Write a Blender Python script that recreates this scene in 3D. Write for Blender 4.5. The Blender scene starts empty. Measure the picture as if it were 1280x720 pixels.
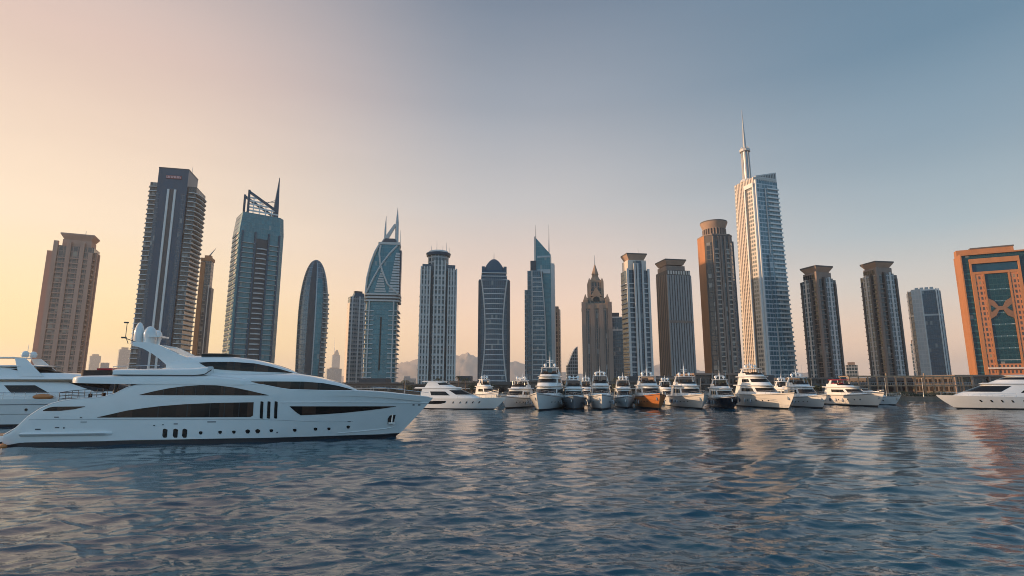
import bpy, math, random
import numpy as np
from mathutils import Vector
random.seed(7)
rng = np.random.default_rng(7)
sc = bpy.context.scene
COL = sc.collection
R = math.radians

# ------------------------------------------------------------------ camera
F = 690.0                      # focal length in pixels of a 1280 wide picture
PITCH = R(9.87)
CAMH = 6.0
cam = bpy.data.cameras.new('camera'); camo = bpy.data.objects.new('camera', cam); COL.objects.link(camo)
cam.sensor_width = 36; cam.lens = F/1280*36; cam.clip_end = 40000; cam.clip_start = 0.5
camo.location = (0, 0, CAMH); camo.rotation_euler = (math.pi/2+PITCH, 0, 0)
sc.camera = camo

# ------------------------------------------------------------------ sky and sun
SUN_AZ = R(-91); SUN_EL = R(10); GLOW_AZ = R(-84)        # azimuth from the viewing direction, left is negative
sunv = Vector((math.sin(SUN_AZ)*math.cos(SUN_EL), math.cos(SUN_AZ)*math.cos(SUN_EL), math.sin(SUN_EL)))
sl = bpy.data.lights.new('sun', 'SUN'); so = bpy.data.objects.new('sun', sl); COL.objects.link(so)
sl.energy = 5.0; sl.angle = R(0.6); sl.color = (1.0, 0.63, 0.36)
so.rotation_euler = sunv.to_track_quat('Z', 'Y').to_euler()
so.location = (-200, 0, 300)

def lin(c):
    return tuple(((x/255)/12.92 if x/255 <= .04045 else ((x/255+.055)/1.055)**2.4) for x in c)

w = bpy.data.worlds.new("World"); sc.world = w; w.use_nodes = True
nt = w.node_tree; nt.nodes.clear()
N = nt.nodes.new; L = nt.links.new
out = N('ShaderNodeOutputWorld'); bg = N('ShaderNodeBackground'); L(bg.outputs[0], out.inputs[0])
BG = 0.1
bg.inputs[1].default_value = BG
sky = N('ShaderNodeTexSky'); sky.sky_type = 'NISHITA'; sky.sun_disc = False
sky.sun_elevation = SUN_EL; sky.sun_rotation = SUN_AZ
sky.dust_density = 4.0; sky.air_density = 1.2; sky.ozone_density = 1.5
tc = N('ShaderNodeTexCoord'); sx = N('ShaderNodeSeparateXYZ'); L(tc.outputs['Generated'], sx.inputs[0])
def M(op, a, b=None, c=None, tree=None):
    t = tree or nt
    n = t.nodes.new('ShaderNodeMath'); n.operation = op
    for i, q in enumerate((a, b, c)):
        if q is None: continue
        if isinstance(q, (int, float)): n.inputs[i].default_value = q
        else: t.links.new(q, n.inputs[i])
    return n.outputs[0]
elev = M('DIVIDE', M('ARCSINE', sx.outputs[2]), math.pi/2)
hl = M('SQRT', M('ADD', M('MULTIPLY', sx.outputs[0], sx.outputs[0]), M('MULTIPLY', sx.outputs[1], sx.outputs[1])))
cs = M('DIVIDE', M('ADD', M('MULTIPLY', sx.outputs[0], math.sin(GLOW_AZ)), M('MULTIPLY', sx.outputs[1], math.cos(GLOW_AZ))), M('MAXIMUM', hl, 1e-4))
# soft dusk colours around the compass: towards the sun, left, ahead, right, behind (elevation in degrees: colour)
RAMPS = [
 (1.00, {0:(255,208,120), 4:(255,222,150), 12:(255,232,190), 28:(240,215,195), 45:(170,172,182), 90:(134,154,178)}),
 (0.76, {0:(252,212,150), 3.7:(253,222,158), 13:(255,231,201), 28:(227,200,188), 45:(150,158,172), 90:(134,154,178)}),
 (0.10, {0:(244,198,160), 2.4:(253,211,172), 9:(243,213,193), 18:(203,200,200), 28:(160,168,180), 37:(124,139,158), 60:(106,128,154), 90:(134,154,178)}),
 (-0.60,{0:(238,198,170), 3.7:(244,209,182), 8:(214,206,197), 13:(174,189,196), 20:(141,164,180), 28:(109,140,163), 45:(98,126,152), 65:(108,132,158), 90:(134,154,178)}),
 (-1.00,{0:(190,185,180), 6:(180,188,194), 15:(140,164,182), 30:(104,140,168), 50:(98,130,160), 90:(134,154,178)}),
]
BACK = {0:(140,170,186), 6:(148,182,200), 15:(134,174,198), 30:(108,150,182), 50:(98,138,172), 90:(134,154,178)}   # added cool sky behind the camera; it and zenith brightened to light shaded whites
prev = None; prevc = None
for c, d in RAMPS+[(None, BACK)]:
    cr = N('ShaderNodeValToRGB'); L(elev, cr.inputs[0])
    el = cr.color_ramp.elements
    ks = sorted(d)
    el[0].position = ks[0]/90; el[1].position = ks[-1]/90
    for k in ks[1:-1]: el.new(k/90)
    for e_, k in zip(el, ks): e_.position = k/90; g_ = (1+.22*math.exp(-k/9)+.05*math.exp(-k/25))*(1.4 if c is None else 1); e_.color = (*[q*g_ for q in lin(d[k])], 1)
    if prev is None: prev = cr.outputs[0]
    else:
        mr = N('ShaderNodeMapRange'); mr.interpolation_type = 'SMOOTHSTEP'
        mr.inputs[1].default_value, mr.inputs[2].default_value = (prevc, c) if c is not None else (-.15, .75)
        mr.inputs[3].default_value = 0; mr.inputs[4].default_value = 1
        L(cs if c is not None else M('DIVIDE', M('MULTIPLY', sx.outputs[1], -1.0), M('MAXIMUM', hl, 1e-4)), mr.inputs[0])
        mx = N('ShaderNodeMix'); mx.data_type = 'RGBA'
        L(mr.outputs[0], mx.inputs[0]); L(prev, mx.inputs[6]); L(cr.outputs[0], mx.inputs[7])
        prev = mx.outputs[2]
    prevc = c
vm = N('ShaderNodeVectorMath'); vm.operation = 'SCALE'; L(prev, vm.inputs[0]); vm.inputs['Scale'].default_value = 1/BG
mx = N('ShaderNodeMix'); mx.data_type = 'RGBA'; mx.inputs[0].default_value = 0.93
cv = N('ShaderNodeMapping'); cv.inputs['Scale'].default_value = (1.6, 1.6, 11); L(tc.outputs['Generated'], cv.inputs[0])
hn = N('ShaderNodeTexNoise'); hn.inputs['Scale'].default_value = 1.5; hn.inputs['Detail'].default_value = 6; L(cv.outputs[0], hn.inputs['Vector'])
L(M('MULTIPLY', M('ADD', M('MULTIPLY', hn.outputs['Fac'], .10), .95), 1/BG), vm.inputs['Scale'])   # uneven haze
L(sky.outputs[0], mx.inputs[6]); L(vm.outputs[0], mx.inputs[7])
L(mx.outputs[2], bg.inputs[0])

sc.view_settings.view_transform = 'Standard'; sc.view_settings.look = 'None'
sc.view_settings.exposure = 0; sc.view_settings.gamma = 1
sc.render.engine = 'CYCLES'
sc.cycles.max_bounces = 6; sc.cycles.volume_bounces = 1
sc.cycles.use_denoising = True
sc.cycles.filter_width = 1.0

# ------------------------------------------------------------------ helpers
def ray(px, py):
    t = (360-py)/F; s = (px-640)/F
    c, n = math.cos(PITCH), math.sin(PITCH)
    return Vector((s, c-t*n, n+t*c))
def P(px, py, Y):                # point of the photograph at the real distance Y
    r = ray(px, py); return Vector((0, 0, CAMH)) + r*(Y/r.y)

class MB:
    def __init__(s): s.v = []; s.f = []
    def add(s, v, f):
        o = len(s.v); s.v += [tuple(p) for p in v]; s.f += [tuple(i+o for i in q) for q in f]; return s
    def box(s, x0, x1, y0, y1, z0, z1):
        return s.prism([(x0,y0),(x1,y0),(x1,y1),(x0,y1)], z0, z1)
    def prism(s, poly, z0, z1, top=None):
        top = top or poly; n = len(poly)
        v = [(x,y,z0) for x,y in poly]+[(x,y,z1) for x,y in top]
        f = [(i,(i+1)%n,n+(i+1)%n,n+i) for i in range(n)]
        f += [tuple(range(n-1,-1,-1)), tuple(range(n,2*n))]
        return s.add(v, f)
    def loft(s, rings, caps=True, closed=True):
        n = len(rings[0]); v = [p for r in rings for p in r]; f = []
        for k in range(len(rings)-1):
            for i in range(n if closed else n-1):
                j = (i+1) % n
                f.append((k*n+i, k*n+j, (k+1)*n+j, (k+1)*n+i))
        if caps: f += [tuple(range(n-1,-1,-1)), tuple(range((len(rings)-1)*n, len(rings)*n))]
        return s.add(v, f)
    def tube(s, p, q, r0, r1=None, n=8):
        r1 = r0 if r1 is None else r1
        p, q = Vector(p), Vector(q); d = (q-p).normalized()
        a = d.orthogonal().normalized(); b = d.cross(a)
        rings = []
        for c, r in ((p, r0), (q, r1)):
            rings.append([c+(a*math.cos(2*math.pi*i/n)+b*math.sin(2*math.pi*i/n))*r for i in range(n)])
        return s.loft(rings)
    def path(s, pts, r, n=6):
        for a, b in zip(pts, pts[1:]): s.tube(a, b, r, r, n)
        return s
    def ell(s, c, rx, ry, rz, n=16, m=10, z0=-1.0):
        rings = []
        for k in range(m+1):
            a = math.asin(z0)+(math.pi/2-.02-math.asin(z0))*k/m
            rings.append([(c[0]+rx*math.cos(a)*math.cos(2*math.pi*i/n), c[1]+ry*math.cos(a)*math.sin(2*math.pi*i/n), c[2]+rz*math.sin(a)) for i in range(n)])
        return s.loft(rings)
    def build(s, name, mat, parent=None, smooth=False):
        me = bpy.data.meshes.new(name); me.from_pydata(s.v, [], s.f); me.validate()
        o = bpy.data.objects.new(name, me); COL.objects.link(o)
        if mat: me.materials.append(mat)
        if smooth:
            me.polygons.foreach_set('use_smooth', [True]*len(me.polygons))
            me.set_sharp_from_angle(angle=R(smooth if smooth is not True else 40))
        if parent: o.parent = parent
        return o

def tag(o, label=None, cat=None, group=None, kind=None):
    if label: o['label'] = label
    if cat: o['category'] = cat
    if group: o['group'] = group
    if kind: o['kind'] = kind
    return o
def thing(name, label, cat, loc=(0,0,0), rz=0, group=None):
    o = bpy.data.objects.new(name, None); COL.objects.link(o)
    o.empty_display_size = 0.5
    o.location = loc; o.rotation_euler = (0, 0, rz)
    return tag(o, label, cat, group)

# ------------------------------------------------------------------ materials
def pmat(name, base, rough=.5, metal=0, spec=.5, noise=0.0, nscale=1.0, coat=0, emit=None, streak=False, bump=0):
    m = bpy.data.materials.new(name); m.use_nodes = True
    t = m.node_tree; b = t.nodes['Principled BSDF']
    b.inputs['Base Color'].default_value = (*base, 1); b.inputs['Roughness'].default_value = rough
    b.inputs['Metallic'].default_value = metal; b.inputs['Specular IOR Level'].default_value = spec
    b.inputs['Coat Weight'].default_value = coat
    if noise or bump:
        c = t.nodes.new('ShaderNodeTexCoord'); mp = t.nodes.new('ShaderNodeMapping')
        mp.inputs['Scale'].default_value = (1, 1, .12 if streak else 1)
        t.links.new(c.outputs['Object'], mp.inputs[0])
        n = t.nodes.new('ShaderNodeTexNoise'); n.inputs['Scale'].default_value = nscale; n.inputs['Detail'].default_value = 5
        t.links.new(mp.outputs[0], n.inputs['Vector'])
        if noise:
            r = t.nodes.new('ShaderNodeMapRange'); r.inputs[1].default_value = .3; r.inputs[2].default_value = .7
            r.inputs[3].default_value = 1-noise; r.inputs[4].default_value = 1+noise
            t.links.new(n.outputs['Fac'], r.inputs[0])
            v = t.nodes.new('ShaderNodeVectorMath'); v.operation = 'SCALE'; v.inputs[0].default_value = base
            t.links.new(r.outputs[0], v.inputs['Scale']); t.links.new(v.outputs[0], b.inputs['Base Color'])
        if bump:
            bp = t.nodes.new('ShaderNodeBump'); bp.inputs['Strength'].default_value = bump; bp.inputs['Distance'].default_value = .05
            t.links.new(n.outputs['Fac'], bp.inputs['Height']); t.links.new(bp.outputs[0], b.inputs['Normal'])
    if emit:
        b.inputs['Emission Color'].default_value = (*emit[0], 1); b.inputs['Emission Strength'].default_value = emit[1]
    return m

def facade(name, glass, glass2, frame, fh=3.8, bw=1.6, th=.22, tv=.14, polar=0, pale=.08, palec=None, rough=.07, ior=1.65, metal=.0, vgroup=0):
    """curtain wall: storeys, mullions and panes that differ one from another"""
    m = bpy.data.materials.new(name); m.use_nodes = True
    t = m.node_tree; b = t.nodes['Principled BSDF']; lk = t.links.new
    def mm(*a): return M(*a, tree=t)
    c = t.nodes.new('ShaderNodeTexCoord'); s = t.nodes.new('ShaderNodeSeparateXYZ'); lk(c.outputs['Object'], s.inputs[0])
    x, y, z = s.outputs
    if polar:
        u = mm('MULTIPLY', mm('ARCTAN2', y, x), float(polar))
    else:
        sn = t.nodes.new('ShaderNodeSeparateXYZ'); lk(c.outputs['Normal'], sn.inputs[0])
        sel = mm('GREATER_THAN', mm('ABSOLUTE', sn.outputs[0]), mm('ABSOLUTE', sn.outputs[1]))
        u = mm('ADD', mm('MULTIPLY', y, sel), mm('MULTIPLY', x, mm('SUBTRACT', 1.0, sel)))
    u = mm('DIVIDE', mm('ADD', u, 500.0), float(bw)); v = mm('DIVIDE', z, float(fh))
    fr = mm('MAXIMUM', mm('LESS_THAN', mm('FRACT', v), float(th)), mm('LESS_THAN', mm('FRACT', u), float(tv)))
    cb = t.nodes.new('ShaderNodeCombineXYZ'); lk(mm('FLOOR', u), cb.inputs[0]); lk(mm('FLOOR', v), cb.inputs[1])
    wn = t.nodes.new('ShaderNodeTexWhiteNoise'); wn.noise_dimensions = '2D'; lk(cb.outputs[0], wn.inputs['Vector'])
    ns = t.nodes.new('ShaderNodeTexNoise'); ns.inputs['Scale'].default_value = .05; ns.inputs['Detail'].default_value = 3
    lk(c.outputs['Object'], ns.inputs['Vector'])
    k = mm('ADD', mm('MULTIPLY', wn.outputs['Value'], .6), mm('MULTIPLY', mm('SUBTRACT', ns.outputs['Fac'], .25), .9))  # broad noise tints the glass to imitate uneven reflections
    def mix(f, a, q):
        n = t.nodes.new('ShaderNodeMix'); n.data_type = 'RGBA'
        lk(f, n.inputs[0])
        for i, e in ((6, a), (7, q)):
            if isinstance(e, tuple): n.inputs[i].default_value = (*e, 1)
            else: lk(e, n.inputs[i])
        return n.outputs[2]
    g = mix(k, glass, glass2)
    pl = mm('GREATER_THAN', wn.outputs['Value'], 1-pale)
    g = mix(mm('MULTIPLY', pl, .6), g, palec or (.35, .33, .3))
    lk(mix(fr, g, frame), b.inputs['Base Color'])
    n2 = mm('ADD', mm('MULTIPLY', fr, .45), rough); lk(n2, b.inputs['Roughness'])
    b.inputs['IOR'].default_value = ior
    b.inputs['Metallic'].default_value = metal
    bp = t.nodes.new('ShaderNodeBump'); bp.inputs['Strength'].default_value = .35; bp.inputs['Distance'].default_value = .25
    lk(mm('ADD', mm('MULTIPLY', fr, .6), mm('MULTIPLY', ns.outputs['Fac'], 2.0)), bp.inputs['Height'])
    lk(bp.outputs[0], b.inputs['Normal'])
    return m

GEL = pmat('white_gelcoat', (.82,.825,.81), .12, coat=.5, noise=.03, nscale=.4, bump=.05)
GELW = pmat('warm_gelcoat', (.78,.75,.70), .25, coat=.3, noise=.04, nscale=.4)
DGLASS = pmat('tinted_glass', (.010,.009,.010), .04, spec=.35)
BLACK = pmat('black_trim', (.015,.016,.018), .4)
BOOT = pmat('boot_stripe_paint', (.012,.015,.022), .35)
STEEL = pmat('stainless_steel', (.6,.6,.6), .25, metal=.9)
TEAK = pmat('teak', (.28,.17,.09), .6, noise=.2, nscale=6)
SEAT = pmat('dark_cushion', (.05,.035,.03), .8, noise=.1, nscale=5)
REDC = pmat('red_canvas', (.45,.02,.03), .7, noise=.1, nscale=5)
ORANGEP = pmat('orange_paint', (.56,.20,.06), .35, noise=.05)
NAVY = pmat('navy_paint', (.012,.018,.035), .2, coat=.5)
GREYH = pmat('grey_hull_paint', (.22,.25,.28), .25, coat=.4)
RUBBER = pmat('fender_rubber', (.55,.57,.6), .6)
FENDB = pmat('fender_blue', (.05,.07,.13), .6)
BEIGE = pmat('beige_deck', (.55,.5,.42), .7, noise=.06, nscale=3)
# ------------------------------------------------------------------ water
def build_water():
    na = 760
    dense = np.linspace(-R(56), R(56), na)
    coarse = np.linspace(R(56), 2*math.pi-R(56), 40)[1:-1]
    ang = np.concatenate([dense, coarse])
    r = np.concatenate([[1.0, 5.0], np.geomspace(9, 330, 900), np.geomspace(345, 9000, 24)])
    A, Rr = np.meshgrid(ang, r)
    X = Rr*np.sin(A); Y = Rr*np.cos(A)
    dr = np.gradient(r)[:, None]; da = np.maximum(np.abs(np.gradient(ang)), 1e-4)[None, :]*Rr
    res = np.maximum(dr, da)
    Z = np.zeros_like(X); DX = np.zeros_like(X); DY = np.zeros_like(X)
    # patches of stronger and weaker wind ripple
    pat = 0.75+0.45*np.sin(X*.045+Y*.021+1.0)*np.sin(Y*.05-X*.017)+.2*np.sin(X*.11-Y*.07)
    pat = np.clip(pat, .35, 1.35)
    for lam in np.geomspace(.40, 11, 64):
        th = math.pi*0.5+rng.normal(.20, .60)
        k = 2*math.pi/lam; kx, ky = k*math.cos(th), k*math.sin(th)
        amp = 0.0052*lam**0.80*(1.0 if lam < 5.5 else .4)*rng.uniform(.6, 1.3)
        ph = rng.uniform(0, 6.28)
        fade = np.clip((lam/res-3.0)/3.0, 0, 1)*amp
        if lam < 4: fade = fade*pat
        p = kx*X+ky*Y+ph + .7*np.sin(.06*X*math.sin(th)-.06*Y*math.cos(th)+ph*2)
        Z += fade*np.cos(p)
        DX += -fade*math.cos(th)*np.sin(p); DY += -fade*math.sin(th)*np.sin(p)
    X = X+1.25*DX; Y = Y+1.25*DY
    nr, nc = X.shape
    co = np.stack([X, Y, Z], -1).reshape(-1, 3).astype(np.float32)
    i = np.arange(nr-1)[:, None]; j = np.arange(nc)[None, :]; j2 = (j+1) % nc
    q = np.stack([i*nc+j, (i+1)*nc+j, (i+1)*nc+j2, i*nc+j2], -1).reshape(-1, 4).astype(np.int32)
    # orientation: angle grows clockwise seen from above -> flip
    q = q[:, ::-1]
    me = bpy.data.meshes.new('water'); me.vertices.add(len(co)); me.vertices.foreach_set('co', co.ravel())
    me.loops.add(q.size); me.loops.foreach_set('vertex_index', q.ravel())
    me.polygons.add(len(q)); me.polygons.foreach_set('loop_start', np.arange(0, q.size, 4, dtype=np.int32))
    me.polygons.foreach_set('use_smooth', np.ones(len(q), dtype=bool))
    me.update(); me.validate()
    # make sure the faces look up
    if me.polygons[200*nc+100].normal.z < 0: me.flip_normals()
    o = bpy.data.objects.new('water', me); COL.objects.link(o); tag(o, kind='structure')
    m = bpy.data.materials.new('sea_water'); m.use_nodes = True
    t = m.node_tree; b = t.nodes['Principled BSDF']
    b.inputs['Base Color'].default_value = (.001,.050,.088,1)
    b.inputs['Roughness'].default_value = .04; b.inputs['IOR'].default_value = 1.50
    c = t.nodes.new('ShaderNodeTexCoord')
    hs = None
    for sc_, wgt in (((1.3, 2.4, 1), .009), ((3.8, 6.8, 1), .013), ((10, 15, 1), .006)):
        mp = t.nodes.new('ShaderNodeMapping'); mp.inputs['Scale'].default_value = sc_; mp.inputs['Rotation'].default_value = (0, 0, R(14))
        t.links.new(c.outputs['Object'], mp.inputs[0])
        n = t.nodes.new('ShaderNodeTexNoise'); n.inputs['Scale'].default_value = 1; n.inputs['Detail'].default_value = 2
        t.links.new(mp.outputs[0], n.inputs['Vector'])
        h = M('MULTIPLY', n.outputs['Fac'], wgt, tree=t)
        hs = h if hs is None else M('ADD', hs, h, tree=t)
    bp = t.nodes.new('ShaderNodeBump'); bp.inputs['Strength'].default_value = 1; bp.inputs['Distance'].default_value = .8
    t.links.new(hs, bp.inputs['Height']); t.links.new(bp.outputs[0], b.inputs['Normal'])
    me.materials.append(m)
build_water()

# ------------------------------------------------------------------ land, quay, mountains
GZ = 1.2; QY = 214.0
m_land = pmat('sandy_ground', (.26,.22,.17), .9, noise=.2, nscale=.05)
m_quay = pmat('quay_concrete', (.25,.185,.14), .8, noise=.25, nscale=.6, streak=True)
MB().box(-1500, 1500, QY, 7600, -2.5, GZ).build('ground', m_land).__setitem__('kind', 'structure')
q = MB().box(-700, 700, QY-3.0, QY, -2.5, GZ-.25); q.box(-700, 700, QY-3.25, QY-2.6, GZ-.25, GZ+.12)
q.build('quay', m_quay).__setitem__('kind', 'structure')
def mountains():
    m_mt = pmat('mountain_rock', (.40,.32,.27), .95, noise=.2, nscale=.002)
    pts = [(380,474),(430,470),(470,464),(498,455),(520,449.5),(540,452),(560,446),(572,444),(584,442.2),(597,446),(612,450),(628,453),(645,452.5),(660,456),(690,464),(730,468),(765,464),(800,459),(825,455),(850,460),(890,465),(930,466),(960,462),(1000,466),(1060,470),(1140,474)]
    xs = np.array([p[0] for p in pts]); ys = np.array([p[1] for p in pts])
    gx = np.linspace(380, 1140, 220); Y0 = 5000
    rows = []
    for k in range(15):
        f = k/14; d = Y0-700+1400*f
        prof = 1-abs(f-.5)*2
        row = []
        for g in gx:
            yy = np.interp(g, xs, ys); p = P(g, yy, Y0)
            h = max(0, p.z)*prof**.8
            h *= 1+ (.05*math.sin(g*.31+k*1.3)+.05*math.sin(g*.83-k*.9)+.03*math.sin(g*1.9+k*2.2))*(1-prof*.5)
            row.append((p.x*(d/Y0), d, max(h, 1.0)))
        rows.append(row)
    MB().loft(rows, caps=False, closed=False).build('mountains', m_mt, smooth=True).__setitem__('kind', 'structure')
mountains()
# ------------------------------------------------------------------ towers
CONC = pmat('brown_concrete', (.27,.20,.165), .75, noise=.12, nscale=.25, streak=True)
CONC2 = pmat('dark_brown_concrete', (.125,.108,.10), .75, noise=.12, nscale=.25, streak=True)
TERRA_SUN = pmat('terracotta_sunlit', (.45,.19,.08), .65, noise=.10, nscale=.3, streak=True)  # terracotta; also paints sunlight on the round crowned tower's left face
CAPM = pmat('cap_cladding', (.40,.27,.20), .7, noise=.1, nscale=.3)
PALE = pmat('pale_cladding', (.56,.54,.52), .5, noise=.08, nscale=.3, streak=True)
CREAM = pmat('cream_cladding', (.66,.57,.50), .55, noise=.08, nscale=.3, streak=True)
WHITE = pmat('white_cladding', (.72,.71,.69), .45, noise=.05, nscale=.3)
NAVYC = pmat('blue_panel_cladding', (.012,.062,.112), .33, noise=.12, nscale=.2, streak=True)
GREYB = pmat('balcony_grey', (.58,.58,.58), .6, noise=.08, nscale=.6)
GREYD = pmat('charcoal_panel', (.06,.065,.075), .45, noise=.15, nscale=.3)
METAL = pmat('brushed_metal', (.38,.39,.40), .4, metal=.7, noise=.1, nscale=.5)
SIGNR = pmat('red_sign_panel', (.22,.05,.055), .5)
SIGNL = pmat('pink_sign_letter', (.75,.42,.42), .5)

G_BLUE = facade('blue_curtain_wall', (.012,.045,.07), (.03,.11,.155), (.12,.19,.23), pale=.05)
G_TEAL = facade('teal_curtain_wall', (.03,.135,.165), (.055,.235,.285), (.06,.21,.25), fh=3.9, bw=1.8, th=.13, tv=.09, pale=.02)
G_NAVY = facade('navy_curtain_wall', (.010,.03,.055), (.022,.065,.105), (.07,.11,.15), fh=3.8, th=.16, pale=.03)
G_GREY = facade('grey_window_wall', (.012,.03,.045), (.04,.075,.095), (.36,.37,.38), fh=3.8, bw=2.6, th=.26, tv=.2, pale=.08)
G_BROWN = facade('brown_window_wall', (.014,.014,.016), (.045,.04,.038), (.28,.215,.175), fh=3.7, bw=2.8, th=.22, tv=.22, pale=.07, palec=(.4,.3,.2))
G_DARK = facade('dark_balcony_glazing', (.012,.014,.018), (.045,.045,.048), (.075,.07,.07), fh=3.8, bw=2.2, th=.12, tv=.14, pale=.10)
G_PALE = facade('pale_window_wall', (.10,.12,.13), (.2,.22,.23), (.52,.48,.44), fh=3.6, bw=2.4, th=.42, tv=.25, pale=.1)
G_SKY = facade('sky_blue_curtain_wall', (.05,.12,.16), (.10,.22,.28), (.45,.52,.56), fh=3.9, bw=3.0, th=.24, tv=.1, pale=.05, palec=(.5,.5,.5))

G_GREYBLUE = facade('grey_blue_window_wall', (.05,.09,.115), (.12,.17,.20), (.24,.28,.31), fh=3.8, bw=2.4, th=.26, tv=.2, pale=.1)
def rect(w, d, cx=0, cy=0): return [(cx-w/2,cy-d/2),(cx+w/2,cy-d/2),(cx+w/2,cy+d/2),(cx-w/2,cy+d/2)]
def sc_(poly, k, kx=None): 
    cx = sum(p[0] for p in poly)/len(poly); cy = sum(p[1] for p in poly)/len(poly)
    return [(cx+(x-cx)*k, cy+(y-cy)*(kx or k)) for x, y in poly]
def ngon(n, r, ry=None, a0=0, cx=0, cy=0): return [(cx+r*math.cos(a0+2*math.pi*i/n), cy+(ry or r)*math.sin(a0+2*math.pi*i/n)) for i in range(n)]
def cham(w, d, c): return [(-w/2+c,-d/2),(w/2-c,-d/2),(w/2,-d/2+c),(w/2,d/2-c),(w/2-c,d/2),(-w/2+c,d/2),(-w/2,d/2-c),(-w/2,-d/2+c)]
def rrect(w, d, r, n=5, cx=0, cy=0):
    p = []
    for (x, y, a) in ((w/2-r,-d/2+r,-90),(w/2-r,d/2-r,0),(-w/2+r,d/2-r,90),(-w/2+r,-d/2+r,180)):
        for i in range(n+1):
            b = R(a+90*i/n); p.append((cx+x+r*math.cos(b), cy+y+r*math.sin(b)))
    return p

class Tower:
    """pl, pr: left and right edge in the photograph at row pm; ptop: its roof; Y: real distance; a: turn towards the viewer"""
    def __init__(s, name, label, cat, pl, pr, pm, ptop, Y, a=0, ratio=1.0, group=None, ps=None):
        c = P((pl+pr)/2, pm, Y); phi = math.atan2(c.x, Y)
        s.A = (pr-pl)/F*(Y*math.cos(PITCH)+(c.z-CAMH)*math.sin(PITCH))*math.cos(phi)
        s.W = s.A/(math.cos(R(a))+ratio*abs(math.sin(R(a)))); s.D = s.W*ratio
        s.pxm = s.A/(pr-pl)                          # metres to a pixel of the photograph
        s.z = lambda py, px=(pl+pr)/2: P(px, py, Y).z-GZ
        s.H = s.z(ptop); s.Y = Y
        s.root = thing(name, label, cat, (c.x, Y, GZ), R(a)-phi, group)
    def put(s, name, mat, mb, smooth=False): return mb.build(name, mat, s.root, smooth)
    def prism(s, name, mat, poly, z0, z1, top=None, smooth=False): return s.put(name, mat, MB().prism(poly, z0, z1, top), smooth)
    def loft(s, name, mat, rings, smooth=False): return s.put(name, mat, MB().loft(rings), smooth)
    def floors(s, name, mat, poly, z0, z1, fh, t):
        n = int((z1-z0)/fh); me = None
        for k in range(n):
            if me is None:
                o = s.prism(name, mat, poly, 0, t); me = o.data
            else:
                o = bpy.data.objects.new(name, me); COL.objects.link(o); o.parent = s.root
            o.location = (0, 0, z0+k*fh)
    def pier(s, x0, x1, y0, y1, z0, z1, mat, name='pier'):
        return s.put(name, mat, MB().box(x0, x1, y0, y1, z0, z1))

ROSE = pmat('rose_concrete', (.58,.34,.255), .75, noise=.12, nscale=.25, streak=True)
G_ROSE = facade('rose_window_wall', (.06,.045,.04), (.15,.105,.085), (.38,.23,.175), fh=3.7, bw=2.8, th=.1, tv=.2, pale=.15, palec=(.5,.38,.28))
def t_brown_twin():
    t = Tower('residential_tower', 'brown residential tower with a flared flat cap, leftmost of the skyline', 'skyscraper', 59, 118, 387, 311, 400, -14, .75)
    W, D, H = t.W, t.D, t.H
    t.prism('glazing', G_ROSE, rect(W*.94, D*.94), 0, H)
    t.floors('balcony', ROSE, cham(W*1.0, D*1.0, W*.06), 2, H-3, 3.7, .95)
    for x in (-.5, -.17, .17, .40):
        t.pier(x*W-1.3, x*W+1.3, -D*.53, -D*.40, 0, H+(3 if x != .40 else -4), ROSE)
    for y in (-.2, .2): t.pier(W*.46, W*.53, y*D-1.3, y*D+1.3, 0, H-3, ROSE)
    t.prism('crown_wall', ROSE, rect(W*.74, D*.74), H, H+5)
    t.prism('crown_cap', ROSE, rect(W*.68, D*.7), H+5, H+8.5, rect(W*.86, D*.9))
    t.prism('roof_slab', ROSE, rect(W*.87, D*.91), H+8.5, H+9.6)
    t.put('antenna', METAL, MB().tube((W*.12,0,H+9), (W*.12,0,H+14), .3, .1))
    # the slab set back on its left
    t.prism('side_slab', ROSE, rect(W*.36, D*.5, -W*.62, D*.25), 0, H-3)
    t.pier(-W*.66, -W*.62, -D*.03, D*.0, 0, H-5, ROSE)
t_brown_twin()

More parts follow.
